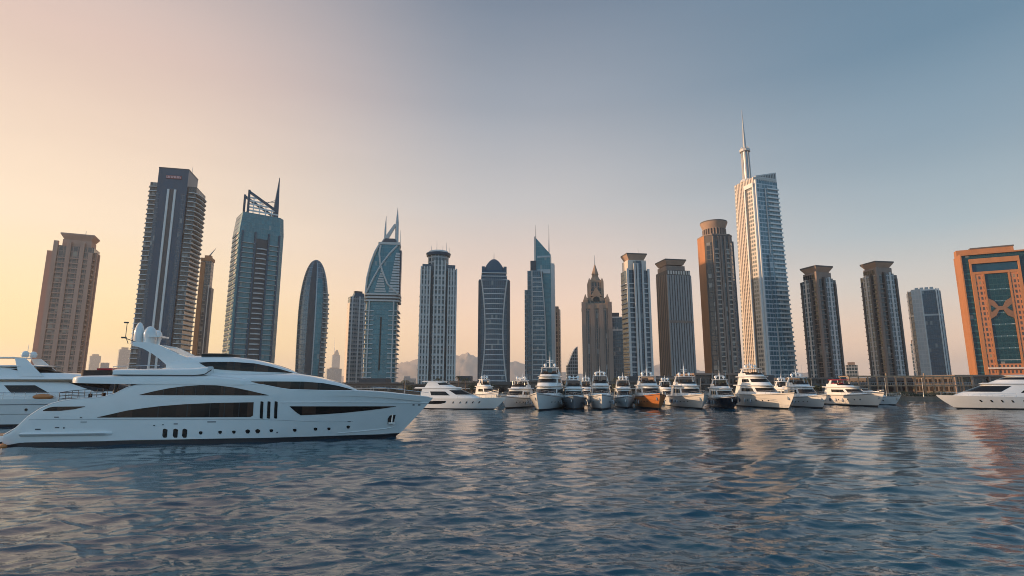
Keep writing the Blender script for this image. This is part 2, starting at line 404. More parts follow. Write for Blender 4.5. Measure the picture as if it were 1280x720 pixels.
def t_blue_balcony():
    t = Tower('residential_tower', 'tall dark blue tower with white balcony ribs and a small red sign on top', 'skyscraper', 173, 253, 340, 219, 430, -19, .8)
    W, D, H = t.W, t.D, t.H
    cw = W*.60; cx = -W*.02
    zl = H-10
    t.prism('core', NAVYC, rect(cw, D*.8, cx, -D*.06), 0, H)
    t.prism('left_glazing', G_DARK, rect(W*.22, D*.7, -W*.38, 0), 0, zl-1)
    t.prism('right_glazing', G_DARK, rect(W*.2, D*.8, W*.36, 0.02), 0, zl-3)
    lp = [(-cw/2+cx+.3,-D*.42),(-W*.50,-D*.38),(-W*.535,-D*.30),(-W*.50,-D*.12),(-W*.535,D*.05),(-W*.52,D*.38),(-cw/2+cx+.3,D*.40)]
    rp = [(cw/2+cx-.3,D*.44),(cw/2+cx-.3,-D*.36),(W*.33,-D*.47),(W*.42,-D*.46),(W*.48,-D*.40),(W*.52,-D*.25),(W*.535,0),(W*.52,D*.3),(W*.46,D*.44)]
    t.floors('left_balcony', GREYB, lp, 1, zl, 3.75, .62)
    t.floors('right_balcony', GREYB, rp, 1, zl-2, 3.75, .62)
    for x in (-.085, .05):
        t.put('white_fin', WHITE, MB().box(cx+x*W, cx+x*W+W*.042, -D*.47-.6, -D*.455, 0, H-17))
    t.put('recess', GREYD, MB().box(cx-W*.04, cx+W*.048, -D*.465, -D*.455, 0, H-17))
    for x in (-.27, .24): t.put('glazed_strip', G_NAVY, MB().box(cx+x*W-W*.035, cx+x*W+W*.035, -D*.4635, -D*.455, 0, H-20))
    sg = t.put('sign', SIGNR, MB().box(cx-W*.14, cx+W*.17, -D*.475, -D*.4605, H-8.2, H-5.4))
    mb = MB(); x = cx-W*.13
    for k in range(10):
        wv = W*.024
        mb.box(x, x+.5, -D*.482, -D*.4755, H-7.7, H-5.9)
        mb.box(x+.5, x+wv, -D*.482, -D*.4755, H-(6.4 if k % 3 else 7.7), H-(5.9 if k % 3 else 7.2))
        if k % 2: mb.box(x+wv-.45, x+wv, -D*.4825, -D*.4755, H-7.7, H-6.5)
        x += W*.029
    mb.build('lettering', SIGNL, sg)
    t.put('parapet', GREYD, MB().box(cx-cw/2-.15, cx+cw/2+.15, -D*.465, D*.345, H, H+.9))
    t.put('antenna', METAL, MB().tube((cx+W*.25,0,H), (cx+W*.25,0,H+8), .22, .1))
t_blue_balcony()

def t_orange_behind():
    t = Tower('residential_tower', 'slim orange brown tower behind the dark blue balcony tower', 'skyscraper', 246, 266, 380, 326, 540, -16, .8)
    W, D, H = t.W, t.D, t.H
    t.prism('body', G_BROWN, rect(W*.8, D*.9, -W*.08, 0), 0, H)
    t.pier(-W*.5, -W*.15, -D*.52, -D*.3, 0, H-2, TERRA_SUN)
    t.pier(W*.12, W*.5, -D*.5, D*.4, 0, H*.78, GREYD, 'lower_wing')
    t.pier(W*.26, W*.33, -D*.56, -D*.45, 0, H*.80, CREAM)
    t.prism('cornice', TERRA_SUN, rect(W*.9, D, -W*.08, 0), H-1, H+2)
    t.prism('roof_block', TERRA_SUN, rect(W*.5, D*.5, -W*.05, 0), H+2, H+5)
    t.put('mast', METAL, MB().tube((-W*.05,0,H+4), (W*.45,0,H+13), .9, .2))
t_orange_behind()

def t_teal_frame():
    t = Tower('office_tower', 'teal glass tower with an open roof frame and a tall blade spire on its right', 'skyscraper', 283, 350, 385, 276, 430, 13, .7)
    W, D, H = t.W, t.D, t.H
    c = W*.12
    poly = [(-W/2,-D/2),(W/2-c,-D/2),(W/2,-D/2+c),(W/2,D/2),(-W/2,D/2)]
    t.prism('body', G_TEAL, poly, 0, H-12)
    t.prism('upper_body', G_TEAL, poly, H-12, H+2, sc_(poly, .93, .95))
    # balcony columns
    lp = rect(W*.26, D*.1, -W*.30, -D*.51); rp = rect(W*.2, D*.1, W*.26, -D*.51)
    t.floors('balcony', PALE, lp, 3, H-16, 3.9, .42)
    t.floors('balcony', PALE, rp, 3, H-16, 3.9, .42)
    t.put('dark_recess', GREYD, MB().box(-W*.13, W*.13, -D*.512, -D*.4985, 0, H-18))
    t.floors('central_balcony', GREYB, [(-W*.11,-D*.515),(-W*.02,-D*.57),(W*.05,-D*.57),(W*.11,-D*.515)], 3, H-19, 3.9, .9)
    for x in (-.43, -.16, .135, .37): t.pier(x*W-.6, x*W+.6, -D*.545, -D*.49, 0, H-13, NAVYC)
    mb = MB()
    for k in range(int((H-10)/3.9)): mb.box(-W*.515, -W*.499, -D*.45, D*.45, 2+k*3.9, 3.3+k*3.9)
    t.put('side_balconies', CREAM, mb)
    # roof frame: an open screen that slopes down to the spire
    zt0 = t.z(244, 305); zt1 = t.z(263, 338)
    x0, x1 = -W*.36, W*.33; yf, yb = -D*.30, D*.30
    mb = MB()
    for y in (yf, yb):
        mb.prism([(x0,y-.5),(x0+1.6,y-.5),(x0+1.6,y+.5),(x0,y+.5)], H, zt0)
        mb.add([(x0,y-.6,zt0-2.2),(x1,y-.6,zt1-2.2),(x1,y+.6,zt1-2.2),(x0,y+.6,zt0-2.2),(x0,y-.6,zt0),(x1,y-.6,zt1),(x1,y+.6,zt1),(x0,y+.6,zt0)],
               [(0,1,5,4),(1,2,6,5),(2,3,7,6),(3,0,4,7),(4,5,6,7),(3,2,1,0)])
    for x in (x0, x1-1): mb.box(x, x+1, yf, yb, H, H+4)
    t.put('roof_frame', NAVYC, mb)
    mb = MB()
    n = 6
    for k in range(n):
        z = H+2+k*2.6; f = (x1-x0)
        xe = x1 if z < zt1-2 else x0+f*max(0.12, (zt0-3-z)/(zt0-zt1+.01))
        mb.box(x0+1.6, min(x1, xe), yf-.3, yf+.3, z, z+1.1)
    for k in range(4):
        xx = x0+(k+1)*(x1-x0)/5; mb.box(xx-.3, xx+.3, yf-.35, yf+.35, H, zt0-(zt0-zt1)*(k+1)/5-2)
    t.put('louvre_screen', WHITE, mb)
    zs = t.z(218, 343)
    sx0 = W*.33
    t.put('spire', NAVYC, MB().loft([rect(4.2,3.4,sx0,0) and [(x,y,H-8) for x,y in rect(4.4,3.4,sx0,0)], [(x,y,zt1+4) for x,y in rect(3.6,2.6,sx0+.2,0)], [(x,y,zs) for x,y in rect(.4,.4,sx0+1.2,0)]]))
    t.put('stay_cable', METAL, MB().tube((x0+W*.3,0,zt1+3.5), (sx0,0,zt1+11), .25).tube((x0+W*.16,0,zt1+6), (sx0,0,zt1+9), .22))
t_teal_frame()

def t_bullet():
    t = Tower('office_tower', 'rounded bullet shaped glass tower with a dark vertical stripe', 'skyscraper', 368, 410, 430, 325, 430, -8, .8)
    W, D, H = t.W, t.D, t.H
    m = facade('bullet_curtain_wall', (.10,.135,.155), (.16,.195,.22), (.20,.23,.25), metal=.45, rough=.14, polar=W/2, fh=3.8, bw=2.2, th=.14, tv=.08, pale=.03)
    def rad(f):            # half width at height f of H
        if f < .55: return 1-.10*((.55-f)/.55)**2
        g = (f-.55)/.45; return max(.004, (1-g**2.15))**.46
    fs = list(np.linspace(0, .55, 8))+list(.55+.45*(1-(1-np.linspace(.06, 1, 22))**1.7))
    def ring(f, k=1.0, a0=0, a1=360, n=48):
        r = rad(f); return [(W/2*r*k*math.cos(R(a0+(a1-a0)*i/n)), D/2*r*k*math.sin(R(a0+(a1-a0)*i/n)), H*f) for i in range(n)]
    t.loft('body', m, [ring(f) for f in fs], smooth=True)
    # the stripe that runs to the crown
    for nm, mat, a0, a1, k in (('dark_stripe', GREYD, -104, -78, 1.012), ('light_stripe', METAL, -77, -73, 1.02), ('blue_strip', G_TEAL, -72, -48, 1.014)):
        rows = [[(W/2*rad(f)*k*math.cos(R(a0+(a1-a0)*i/6)), D/2*rad(f)*k*math.sin(R(a0+(a1-a0)*i/6)), H*f) for i in range(7)] for f in fs[:-1] if f < (.99 if nm != 'blue_strip' else .86)]
        t.put(nm, mat, MB().loft(rows, caps=False, closed=False), smooth=True)
    me = None
    poly = [(W*.5*1.075*math.cos(R(a)), D*.5*1.10*math.sin(R(a))) for a in range(-46, 40, 8)]+[(W*.3,D*.2),(W*.32,-D*.2)]
    for k in range(int(H*.76/3.8)):
        f = (2+k*3.8)/H; r = rad(f)
        o = MB().prism([(x*r, y*r) for x, y in poly], 0, .8).build('balcony', PALE, t.root); o.location.z = 2+k*3.8
t_bullet()

def t_small_behind():
    t = Tower('residential_tower', 'grey blue tower behind the left edge of the twin spired glass tower', 'skyscraper', 433, 456, 410, 372, 520, 16, .6)
    W, D, H = t.W, t.D, t.H
    t.prism('body', G_GREYBLUE, rect(W, D), 0, H)
    t.floors('balcony', PALE, rect(W*1.02, D*1.02), 3, H-3, 3.8, .5)
    for x in (-.36, .1, .42): t.pier(x*W-.7, x*W+.7, -D*.53, -D*.45, 0, H+.5, GREYB)
    t.put('side_fin', CREAM, MB().box(-W*.52, -W*.499, -D*.4, D*.4, 0, H-6))
    t.prism('crown', NAVYC, rect(W*.72, D*.8, W*.08), H, H+4, rect(W*.55, D*.7, W*.08))
    t.put('roof_plant', GREYD, MB().box(-W*.2, W*.3, -D*.2, D*.2, H+4, H+6))
t_small_behind()

def t_twin_spire():
    t = Tower('office_tower', 'curved teal glass tower with crossed ribs, ring belts and twin spires', 'skyscraper', 454, 501, 410, 308, 440, -6, .8)
    W, D, H = t.W, t.D, t.H
    zb = t.z(379); zc = t.z(369)
    lo = rrect(W*.9, D*.9, W*.12)
    t.prism('lower_body', G_TEAL, lo, 0, zb, smooth=True)
    mb = MB()
    for s_ in (-1, 1):
        pl_ = [(s_*W*.5,-D*.40),(s_*W*.44,-D*.48),(s_*W*.21,-D*.50),(s_*W*.21,-D*.40),(s_*W*.4,D*.4),(s_*W*.5,D*.4)]
        if s_ < 0: pl_ = pl_[::-1]
        t.floors('balcony', GREYB, pl_, 2, zb-2, 3.7, .6)
        t.pier(min(s_*W*.36, s_*W*.33), max(s_*W*.36, s_*W*.33), -D*.515, -D*.46, 0, zb, PALE)
    t.put('dark_slit', BLACK, MB().box(-W*.022, W*.022, -D*.458, -D*.449, zb*.22, zb*.82))
    for k in range(3):
        t.prism('ring_belt', PALE, rrect(W*1.03, D*1.02, W*.16), zb+k*(zc-zb)/2.6, zb+k*(zc-zb)/2.6+1.3, smooth=True)
    t.prism('belt_core', GREYD, rrect(W*.93, D*.92, W*.14), zb, zc, smooth=True)
    # upper shell, its left side curving in to the crown
    def prof(f): return (-W*.47+W*.30*f**2.1, W*.47-W*.03*f)
    rings = []
    for f in np.linspace(0, 1, 14):
        a, b_ = prof(f); rings.append([(x,y,zc+(H-zc)*f) for x, y in rrect(b_-a, D*.9*(1-.35*f**2), W*.10, cx=(a+b_)/2)])
    t.loft('upper_shell', G_TEAL, rings, smooth=True)
    # white ribs crossing on the front
    def fr(xn, f): 
        a, b_ = prof(f); return (a+(b_-a)*xn, -D*.45*(1-.35*f**2)-.5, zc+(H-zc)*f)
    for nm, pts in (('cross_rib', [(.02,0),(.2,.3),(.36,.55),(.6,.8),(.9,.98)]), ('cross_rib', [(.98,0),(.66,.18),(.52,.36),(.36,.56),(.2,.8),(.12,.98)]), ('edge_rib', [(.0,0),(.0,.3),(.0,.6),(.0,.85),(.03,1)])):
        t.put(nm, PALE, MB().path([fr(x, f) for x, f in pts], .75, 6))
    mb = MB()
    for k in range(9):
        f = .02+k*.05; wv = .34*(1-k/10)
        p, q = fr(.44-wv/2, f), fr(.44+wv/2, f); mb.box(p[0], q[0], p[1]-.1, p[1]+1, p[2], p[2]+1.3)
    t.put('balcony_stack', PALE, mb)
    mb = MB()
    for k in range(15):
        f = .02+k*.055; xa = .70+.012*k
        p, q = fr(xa, f), fr(1.0, f); mb.box(p[0], q[0]+.4, p[1]-.3, p[1]+2, p[2], p[2]+1.4)
    t.put('side_balcony_stack', GREYB, mb)
    t.put('side_fin', NAVYC, MB().box(W*.44, W*.50, -D*.2, D*.2, zc, H-4).box(W*.40, W*.45, -D*.15, D*.15, H-5, H+3))
    a, b_ = prof(1)
    t.put('crown_band', PALE, MB().prism(rrect(b_-a+1, D*.62, 2, cx=(a+b_)/2), H, H+2))
    t.prism('crown', GREYD, rrect((b_-a)*.8, D*.5, 2, cx=(a+b_)/2), H+2, H+6, rrect((b_-a)*.5, D*.3, 1.5, cx=(a+b_)/2))
    xl = (480-477.5)*t.pxm-2; xr = (495-477.5)*t.pxm-2
    z1, z2 = t.z(270, 479), t.z(259, 495)
    t.put('spire', METAL, MB().tube((xl,0,H+2), (xl,0,H+14), 1.0, .8).tube((xl,0,H+14), (xl+.3,0,z1), .8, .12))
    t.put('spire', METAL, MB().tube((xr,0,H-2), (xr,0,H+20), 1.7, 1.3).tube((xr,0,H+20), (xr,0,z2), 1.3, .12))
    t.put('crown_brace', PALE, MB().loft([[(x,y,H+3) for x,y in rect(4,2.4,xl-1,0)], [(x,y,H+19) for x,y in rect(2.4,1.8,xr-1.2,0)]]))
    t.put('antenna', METAL, MB().tube((W*.44,0,H), (W*.44,0,H+14), .3, .1))
t_twin_spire()

def t_round_crown():
    t = Tower('residential_tower', 'grey blue tower of three rounded bays under a drum crown with antennas', 'skyscraper', 522, 570, 410, 335, 430, 4, .75)
    W, D, H = t.W, t.D, t.H
    t.prism('core', G_NAVY, rect(W*.9, D*.8), 0, H+1)
    for cx, wv, dz, cyy in ((-.36, .27, -2, -.32), (0.02, .33, 3, -.38), (.37, .25, -3, -.30)):
        t.prism('bay', G_GREY, rrect(W*wv, D*.5, W*.07, cx=cx*W, cy=cyy*D+D*.08), 0, H+dz, smooth=True)
        for x in (-.5, -.17, .17, .5):
            xx = cx*W+x*W*wv*.86; t.pier(xx-.55, xx+.55, (cyy-.20)*D, (cyy-.15)*D, 0, H+dz+.8, PALE)
        if cx < .3: t.put('bay_recess', GREYD, MB().box(cx*W+W*wv*.5-.3, cx*W+W*wv*.5+1.7, -D*.42, -D*.38, 0, H-4))
        t.floors('balcony', GREYB, rrect(W*wv*1.04, D*.5, W*.06, 3, cx=cx*W, cy=cyy*D+D*.075), 3, H+dz-2, 3.8*2, 1.0)
    zr = t.z(321)
    t.prism('drum', G_GREY, ngon(24, W*.29), H, zr, smooth=True)
    t.prism('crown_ring', NAVYC, ngon(32, W*.33), zr, zr+2.2, ngon(32, W*.35), smooth=True)
    t.prism('crown_lid', PALE, ngon(32, W*.32), zr+2.2, zr+4.0, ngon(32, W*.27), smooth=True)
    for x, h in ((-.2, 5), (-.05, 9), (.12, 6), (.22, 8), (.3, 4)): t.put('antenna', METAL, MB().tube((x*W,0,zr+2), (x*W,0,zr+4+h), .22, .08))
t_round_crown()

def t_hourglass():
    t = Tower('office_tower', 'dark blue tower with a waisted front panel and a stepped dome', 'skyscraper', 597.5, 636.5, 410, 352, 430, 2, .8)
    W, D, H = t.W, t.D, t.H
    t.prism('body', G_NAVY, rect(W, D*.9), 0, H)
    # waisted panel of storeys on the front
    def half(f): return W*(.285+.15*abs(2*f-1.05)**1.9)
    fs = np.linspace(0, 1, 25)
    rows = [[(-half(f),-D*.455,H*f),(-half(f)*.5,-D*.5-.03*D,H*f),(0,-D*.545,H*f),(half(f)*.5,-D*.53,H*f),(half(f),-D*.455,H*f)] for f in fs]
    t.put('waisted_panel', G_NAVY, MB().loft(rows, caps=False, closed=False), smooth=True)
    for k in range(int(H/3.9)-1):
        z = 3+k*3.9; h = half(z/H)
        MB().prism([(-h,-D*.457),(-h*.5,-D*.538),(0,-D*.556),(h*.5,-D*.538),(h,-D*.457),(h,-D*.452),(-h,-D*.452)], z, z+.6).build('floor_band', PALE if k % 4 == 0 else GREYB, t.root)
    for s_ in (-1, 1):
        t.put('curved_rib', PALE, MB().path([(s_*half(f),-D*.475,H*f) for f in fs], .55, 6))
    for x in (-.47, .47): t.pier(x*W-1.1, x*W+1.1, -D*.48, -D*.40, 0, H-1, GREYD)
    z1, z2, z3 = t.z(343), t.z(336), t.z(324)
    t.prism('attic', G_NAVY, rect(W*.86, D*.8), H, z1, rect(W*.76, D*.7))
    for k in range(3): t.prism('attic_band', GREYB, rect(W*(.87-.02*k), D*.81), H+k*2.6, H+k*2.6+.7)
    t.prism('dome_base', NAVYC, rect(W*.74, D*.7), z1, z1+2.4, rect(W*.70, D*.66))
    pr = [(1,0),(.86,.25),(.68,.52),(.45,.78),(.22,.95),(.03,1.0)]
    t.loft('dome', pmat('blue_roof_panels', (.05,.09,.125), .4, noise=.1, nscale=.4), [[(x,y,z1+2.4+(z3-z1-2.4)*f) for x,y in rrect(W*.70*k, D*.64*k, W*.1*k+.05)] for k, f in pr], smooth=True)
    for s_ in (-1, 1): t.prism('turret', NAVYC, rect(2.4, 2.4, s_*W*.36, -D*.3), z1, z1+5)
    t.put('antenna', METAL, MB().tube((0,0,z3), (0,0,t.z(315)), .3, .08))
t_hourglass()

def t_peak():
    t = Tower('office_tower', 'teal glass tower with a slanted peak and two thin masts', 'skyscraper', 657, 694, 410, 320, 450, -4, .8)
    W, D, H = t.W, t.D, t.H
    px = lambda p: (p-675.5)*t.pxm*.98
    zl = t.z(341); zp = t.z(299)
    x0, x1 = px(671), px(690)
    # tall rear slab with the peak
    t.put('tall_slab', G_TEAL, MB().add([(x0,-D*.25,0),(x1,-D*.25,0),(x1,D*.5,0),(x0,D*.5,0),(x0,-D*.25,zp),(x1,-D*.25,H),(x1,D*.5,H),(x0,D*.5,zp)],
           [(0,1,5,4),(1,2,6,5),(2,3,7,6),(3,0,4,7),(4,5,6,7),(3,2,1,0)]))
    t.put('blade_wall', CREAM, MB().prism([(x0-1.4,-D*.3),(x0-.02,-D*.3),(x0-.02,D*.5),(x0-1.4,D*.5)], zl, zp+1))
    t.put('crown_grille', METAL, MB().box(x0+1, x1-.5, -D*.27, -D*.252, H-16, H-12.5).box(x0+1, x1-.5, -D*.268, -D*.252, H-2.5, H-1))
    # front slab with the curved right edge
    xa = px(660.5)
    rows = []
    for f in np.linspace(0, 1, 18):
        xe = px(682-4.5*max(0, (f-.45)/.55)**1.8+1.2*(1-f))
        rows.append([(x,y,zl*f) for x, y in [(xa,-D*.5),(xa+(xe-xa)*.5,-D*.56),(xe,-D*.5),(xe,-D*.1),(xa,-D*.1)]])
    t.loft('front_slab', G_SKY if False else G_BLUE, rows)
    t.put('curved_edge', PALE, MB().path([(r[2][0]+.2, r[2][1]-.2, r[2][2]) for r in rows], .55, 6))
    t.put('left_rib', PALE, MB().path([(px(666.5),-D*.56,zl*f) for f in np.linspace(0,1,6)], .5, 6))
    for k in range(int(zl/3.9)-1):
        z = 4+k*3.9; f = z/zl; xe = px(682-4.5*max(0, (f-.45)/.55)**1.8+1.2*(1-f))
        MB().prism([(px(667),-D*.545),(xa+(xe-xa)*.5,-D*.572),(xe-.3,-D*.512),(xe-.3,-D*.45),(px(667),-D*.45)], z, z+.8).build('floor_band', PALE, t.root)
    t.put('roof_cap', GREYD, MB().box(px(668), px(680), -D*.51, -D*.3, zl-6, zl-.8).box(px(664), px(671), -D*.35, -D*.1, zl, zl+9))
    t.prism('left_wing', G_GREY, [(px(656.5),-D*.4),(xa-.01,-D*.4),(xa-.01,D*.3),(px(656.5),D*.3)], 0, t.z(364))
    t.prism('right_fin', PALE, [(x1+.02,-D*.28),(px(694.5),-D*.2),(px(694.5),D*.3),(x1+.02,D*.4)], 0, t.z(331))
    t.put('mast', METAL, MB().tube((x0-.4,0,zp-2), (x0-.4,0,t.z(281,669)), .5, .12))
    t.put('mast', METAL, MB().tube((x1-1.5,0,H-2), (x1-1.5,0,t.z(281,684)), .5, .12))
t_peak()
def t_grey_slim():
    t = Tower('residential_tower', 'slim dark grey tower behind the right edge of the slant topped teal tower', 'skyscraper', 692, 701.5, 430, 387, 540, -10, 1.0)
    W, D, H = t.W, t.D, t.H
    t.prism('body', G_BROWN, rect(W*.95, D*.95), 0, H)
    for x in (-.2, .25): t.pier(x*W-.8, x*W+.8, -D*.52, -D*.45, 0, H+1, CONC2)
    t.prism('roof_block', GREYD, rect(W*.5, D*.5), H, H+3)
t_grey_slim()
def t_sail():
    t = Tower('office_tower', 'small grey tower with a curved sail shaped roofline left of the gothic tower', 'skyscraper', 708.5, 722.5, 460, 434, 640, 10, .7)
    W, D, H = t.W, t.D, t.H
    rows = []
    n = 12
    v = [(-W/2+W*i/n, -D/2) for i in range(n+1)]
    top = [H*(.58+.42*math.sin(i/n*math.pi/2)**1.1) for i in range(n+1)]
    mb = MB(); vv = []
    for (x, y), z in zip(v, top): vv += [(x,y,0),(x,y,z),(x,-y,0),(x,-y,z)]
    f = []
    for i in range(n):
        a, b = 4*i, 4*(i+1); f += [(a,b,b+1,a+1),(a+2,a+3,b+3,b+2),(a+1,b+1,b+3,a+3)]
    f += [(0,1,3,2),(4*n,4*n+2,4*n+3,4*n+1)]
    t.put('body', G_GREY, mb.add(vv, f))
    t.put('edge_rib', PALE, MB().path([(x,y-.3,z) for (x,y),z in zip(v, top)], .6, 6))
    t.put('low_wing', G_GREY, MB().box(-W*.62, -W*.501, -D*.3, D*.3, 0, H*.55))
t_sail()

SANDST = pmat('brown_sandstone', (.36,.245,.175), .75, noise=.14, nscale=.3, streak=True)
def t_gothic():
    t = Tower('ornate_tower', 'brown gothic style tower with pinnacles, an arched window and a pointed spire', 'skyscraper', 727.5, 763.5, 410, 386, 420, 4, .85)
    W, D, H = t.W, t.D, t.H
    t.prism('shaft', G_BROWN, rect(W*.96, D*.96), 0, H)
    for x in (-.40, -.31, -.22, -.09, 0, .09, .22, .31, .40): t.put('window_strip', G_DARK, MB().box(x*W-1.05, x*W+1.05, -D*.487, -D*.47, 2, H-3))
    for x in (-.47, -.16, .16, .47): t.pier(x*W-1.6, x*W+1.6, -D*.53, -D*.44, 0, H+(4 if abs(x) > .3 else 2), CONC)
    for x in (-.355, -.265, -.045, .045, .265, .355): t.pier(x*W-.4, x*W+.4, -D*.505, -D*.47, 0, H-2, CONC)
    for y in (-.2, .2): t.pier(-W*.52, -W*.47, y*D-1.4, y*D+1.4, 0, H, CONC)
    t.prism('cornice', SANDST, rect(W*1.04, D*1.04), H-1, H+1.6); t.prism('cornice', SANDST, rect(W*.98, D*.98), H+1.6, H+3)
    z2 = t.z(375); z3 = t.z(352); z4 = t.z(345)
    t.prism('second_tier', G_BROWN, rect(W*.74, D*.74), H+3, z2)
    t.prism('third_tier', G_BROWN, rect(W*.44, D*.5), z2, z3)
    t.prism('cornice', SANDST, rect(W*.78, D*.78), z2-1, z2+.5)
    t.prism('belfry_cornice', SANDST, rect(W*.50, D*.56), z3-1.5, z3+.4)
    # arched window with its surround
    arch = [(-.14,0),(.14,0),(.14,.55),(.105,.75),(.05,.93),(0,1),(-.05,.93),(-.105,.75),(-.14,.55)]
    zz0, zz1 = H+5, z2+2
    def plate(mb, k, y0, y1):
        pts = [(x*W*k, z) for x, z in arch]; n = len(pts)
        v = [(x,y0,zz0+(zz1-zz0)*z*(.5+.5*k)) for x,z in pts]+[(x,y1,zz0+(zz1-zz0)*z*(.5+.5*k)) for x,z in pts]
        return mb.add(v, [tuple(range(n)), tuple(range(2*n-1,n-1,-1))]+[(i,n+i,n+(i+1)%n,(i+1)%n) for i in range(n)])
    t.put('arch_surround', SANDST, plate(MB(), 1.35, -D*.44, -D*.3)); t.put('arched_window', DGLASS, plate(MB(), .8, -D*.448, -D*.38))
    t.put('gable', SANDST, MB().add([(-W*.2,-D*.43,zz1),(W*.2,-D*.43,zz1),(0,-D*.43,zz1+7),(-W*.2,-D*.28,zz1),(W*.2,-D*.28,zz1),(0,-D*.28,zz1+7)], [(0,1,2),(5,4,3),(0,3,4,1),(1,4,5,2),(2,5,3,0)]))
    for x in (-.4, .4):
        for y in (-.4, .4):
            t.put('pinnacle', SANDST, MB().prism(rect(3.2,3.2,x*W,y*D), H+3, z2-1).prism(rect(3.2,3.2,x*W,y*D), z2-1, z2+3.5, rect(.3,.3,x*W,y*D)))
    for x in (-.235, .235):
        for y in (-.26, .26):
            t.put('pinnacle', SANDST, MB().prism(rect(2.2,2.2,x*W,y*D), z2, z3-1).prism(rect(2.2,2.2,x*W,y*D), z3-1, z3+2.2, rect(.2,.2,x*W,y*D)))
    for x in (-.15, -.05, .05, .15): t.pier(x*W-.4, x*W+.4, -D*.30, -D*.27, z2+8, z3-1.5, CONC)
    t.prism('spire_base', SANDST, ngon(8, W*.22), z3, z4-1, ngon(8, W*.13))
    t.prism('spire_drum', SANDST, ngon(8, W*.12), z4-2, z4+1)
    t.prism('spire', SANDST, ngon(8, W*.135), z4+1, t.z(331), ngon(8, W*.02))
    t.put('finial', METAL, MB().tube((0,0,t.z(335)-1), (0,0,t.z(319)), .45, .08))
t_gothic()
def t_dark_block():
    t = Tower('residential_tower', 'plain dark navy tower right behind the gothic tower at its right', 'skyscraper', 759, 779, 430, 398, 520, 8, .8)
    W, D, H = t.W, t.D, t.H
    t.prism('body', G_NAVY, rect(W, D), 0, H); t.prism('parapet', GREYB, rect(W*1.02, D*1.02), H, H+1)
    t.prism('belt', GREYB, rect(W*1.015, D*1.015), H-12, H-11)
    t.prism('roof_block', GREYD, rect(W*.6, D*.6), H+1, H+5)
t_dark_block()

def t_bluebalcony2():
    t = Tower('residential_tower', 'blue grey tower with close balcony ribs and brown cap, right of the gothic tower', 'skyscraper', 776, 815, 410, 340, 420, 22, .8)
    W, D, H = t.W, t.D, t.H
    t.prism('core', G_NAVY, rect(W*.9, D*.9), 0, H)
    t.floors('balcony', GREYB, cham(W*.99, D*.98, W*.1), 2, H-5, 3.7, .7)
    t.prism('front_bay', G_NAVY, cham(W*.30, D*1.12, W*.05), 0, H+7)
    for x in (-.16, -.04, .17): t.pier(x*W-.7, x*W+.7, -D*.60, -D*.52, 0, H+5, PALE)
    for x in (-.44, .44): t.pier(x*W-.8, x*W+.8, -D*.53, -D*.46, 0, H+1, PALE)
    t.prism('crown_wall', CREAM, rect(W*.78, D*.8), H, H+8)
    t.prism('crown_cap', CAPM, rect(W*.62, D*.62), H+8, H+12.5, rect(W*.86, D*.86))
    t.prism('roof_slab', CONC2, rect(W*.87, D*.87), H+12.5, H+13.5)
    t.put('antenna', METAL, MB().tube((W*.2,0,H+13), (W*.2,0,H+19), .25, .1))
t_bluebalcony2()

FINM = pmat('grey_fin', (.30,.28,.27), .6, noise=.08, nscale=.3)
def t_fins():
    t = Tower('office_tower', 'brown grey tower with vertical fins, a mid belt and a flared roof', 'skyscraper', 822, 865.5, 400, 341, 440, 27, 1.0)
    W, D, H = t.W, t.D, t.H
    t.prism('body', CONC2, rect(W, D), 0, H)
    t.put('front_glazing', G_DARK, MB().box(-W*.46, W*.46, -D*.505, -D*.49, 0, H-5))
    for k in range(10):
        x = -W*.48+k*W*.96/9; t.pier(x-.75, x+.75, -D*.54, -D*.49, 0, H-4, FINM, 'fin')
    zb = t.z(404); t.put('belt', CONC, MB().box(-W*.49, W*.505, -D*.55, -D*.48, zb-1, zb+1))
    for k in range(7):
        y = -D*.46+k*D*.92/6; t.put('side_groove', CONC, MB().box(-W*.512, -W*.499, y-.5, y+.5, 0, H-3))
    mb = MB()
    for k in range(9): x = -W*.44+k*W*.88/8; mb.box(x-.6, x+.6, -D*.53, -D*.505, H-3.4, H-.6)
    t.put('crown_slots', CREAM, mb)
    t.prism('crown_wall', CONC, rect(W*.8, D*.8, -W*.05, D*.03), H, H+4.2)
    t.prism('crown_cap', CAPM, rect(W*.72, D*.76, -W*.06, D*.03), H+5, H+8.5, rect(W*.9, D*.94, -W*.06, D*.03))
    t.prism('roof_slab', CONC2, rect(W*.91, D*.95, -W*.06, D*.03), H+8.5, H+9.5)
t_fins()

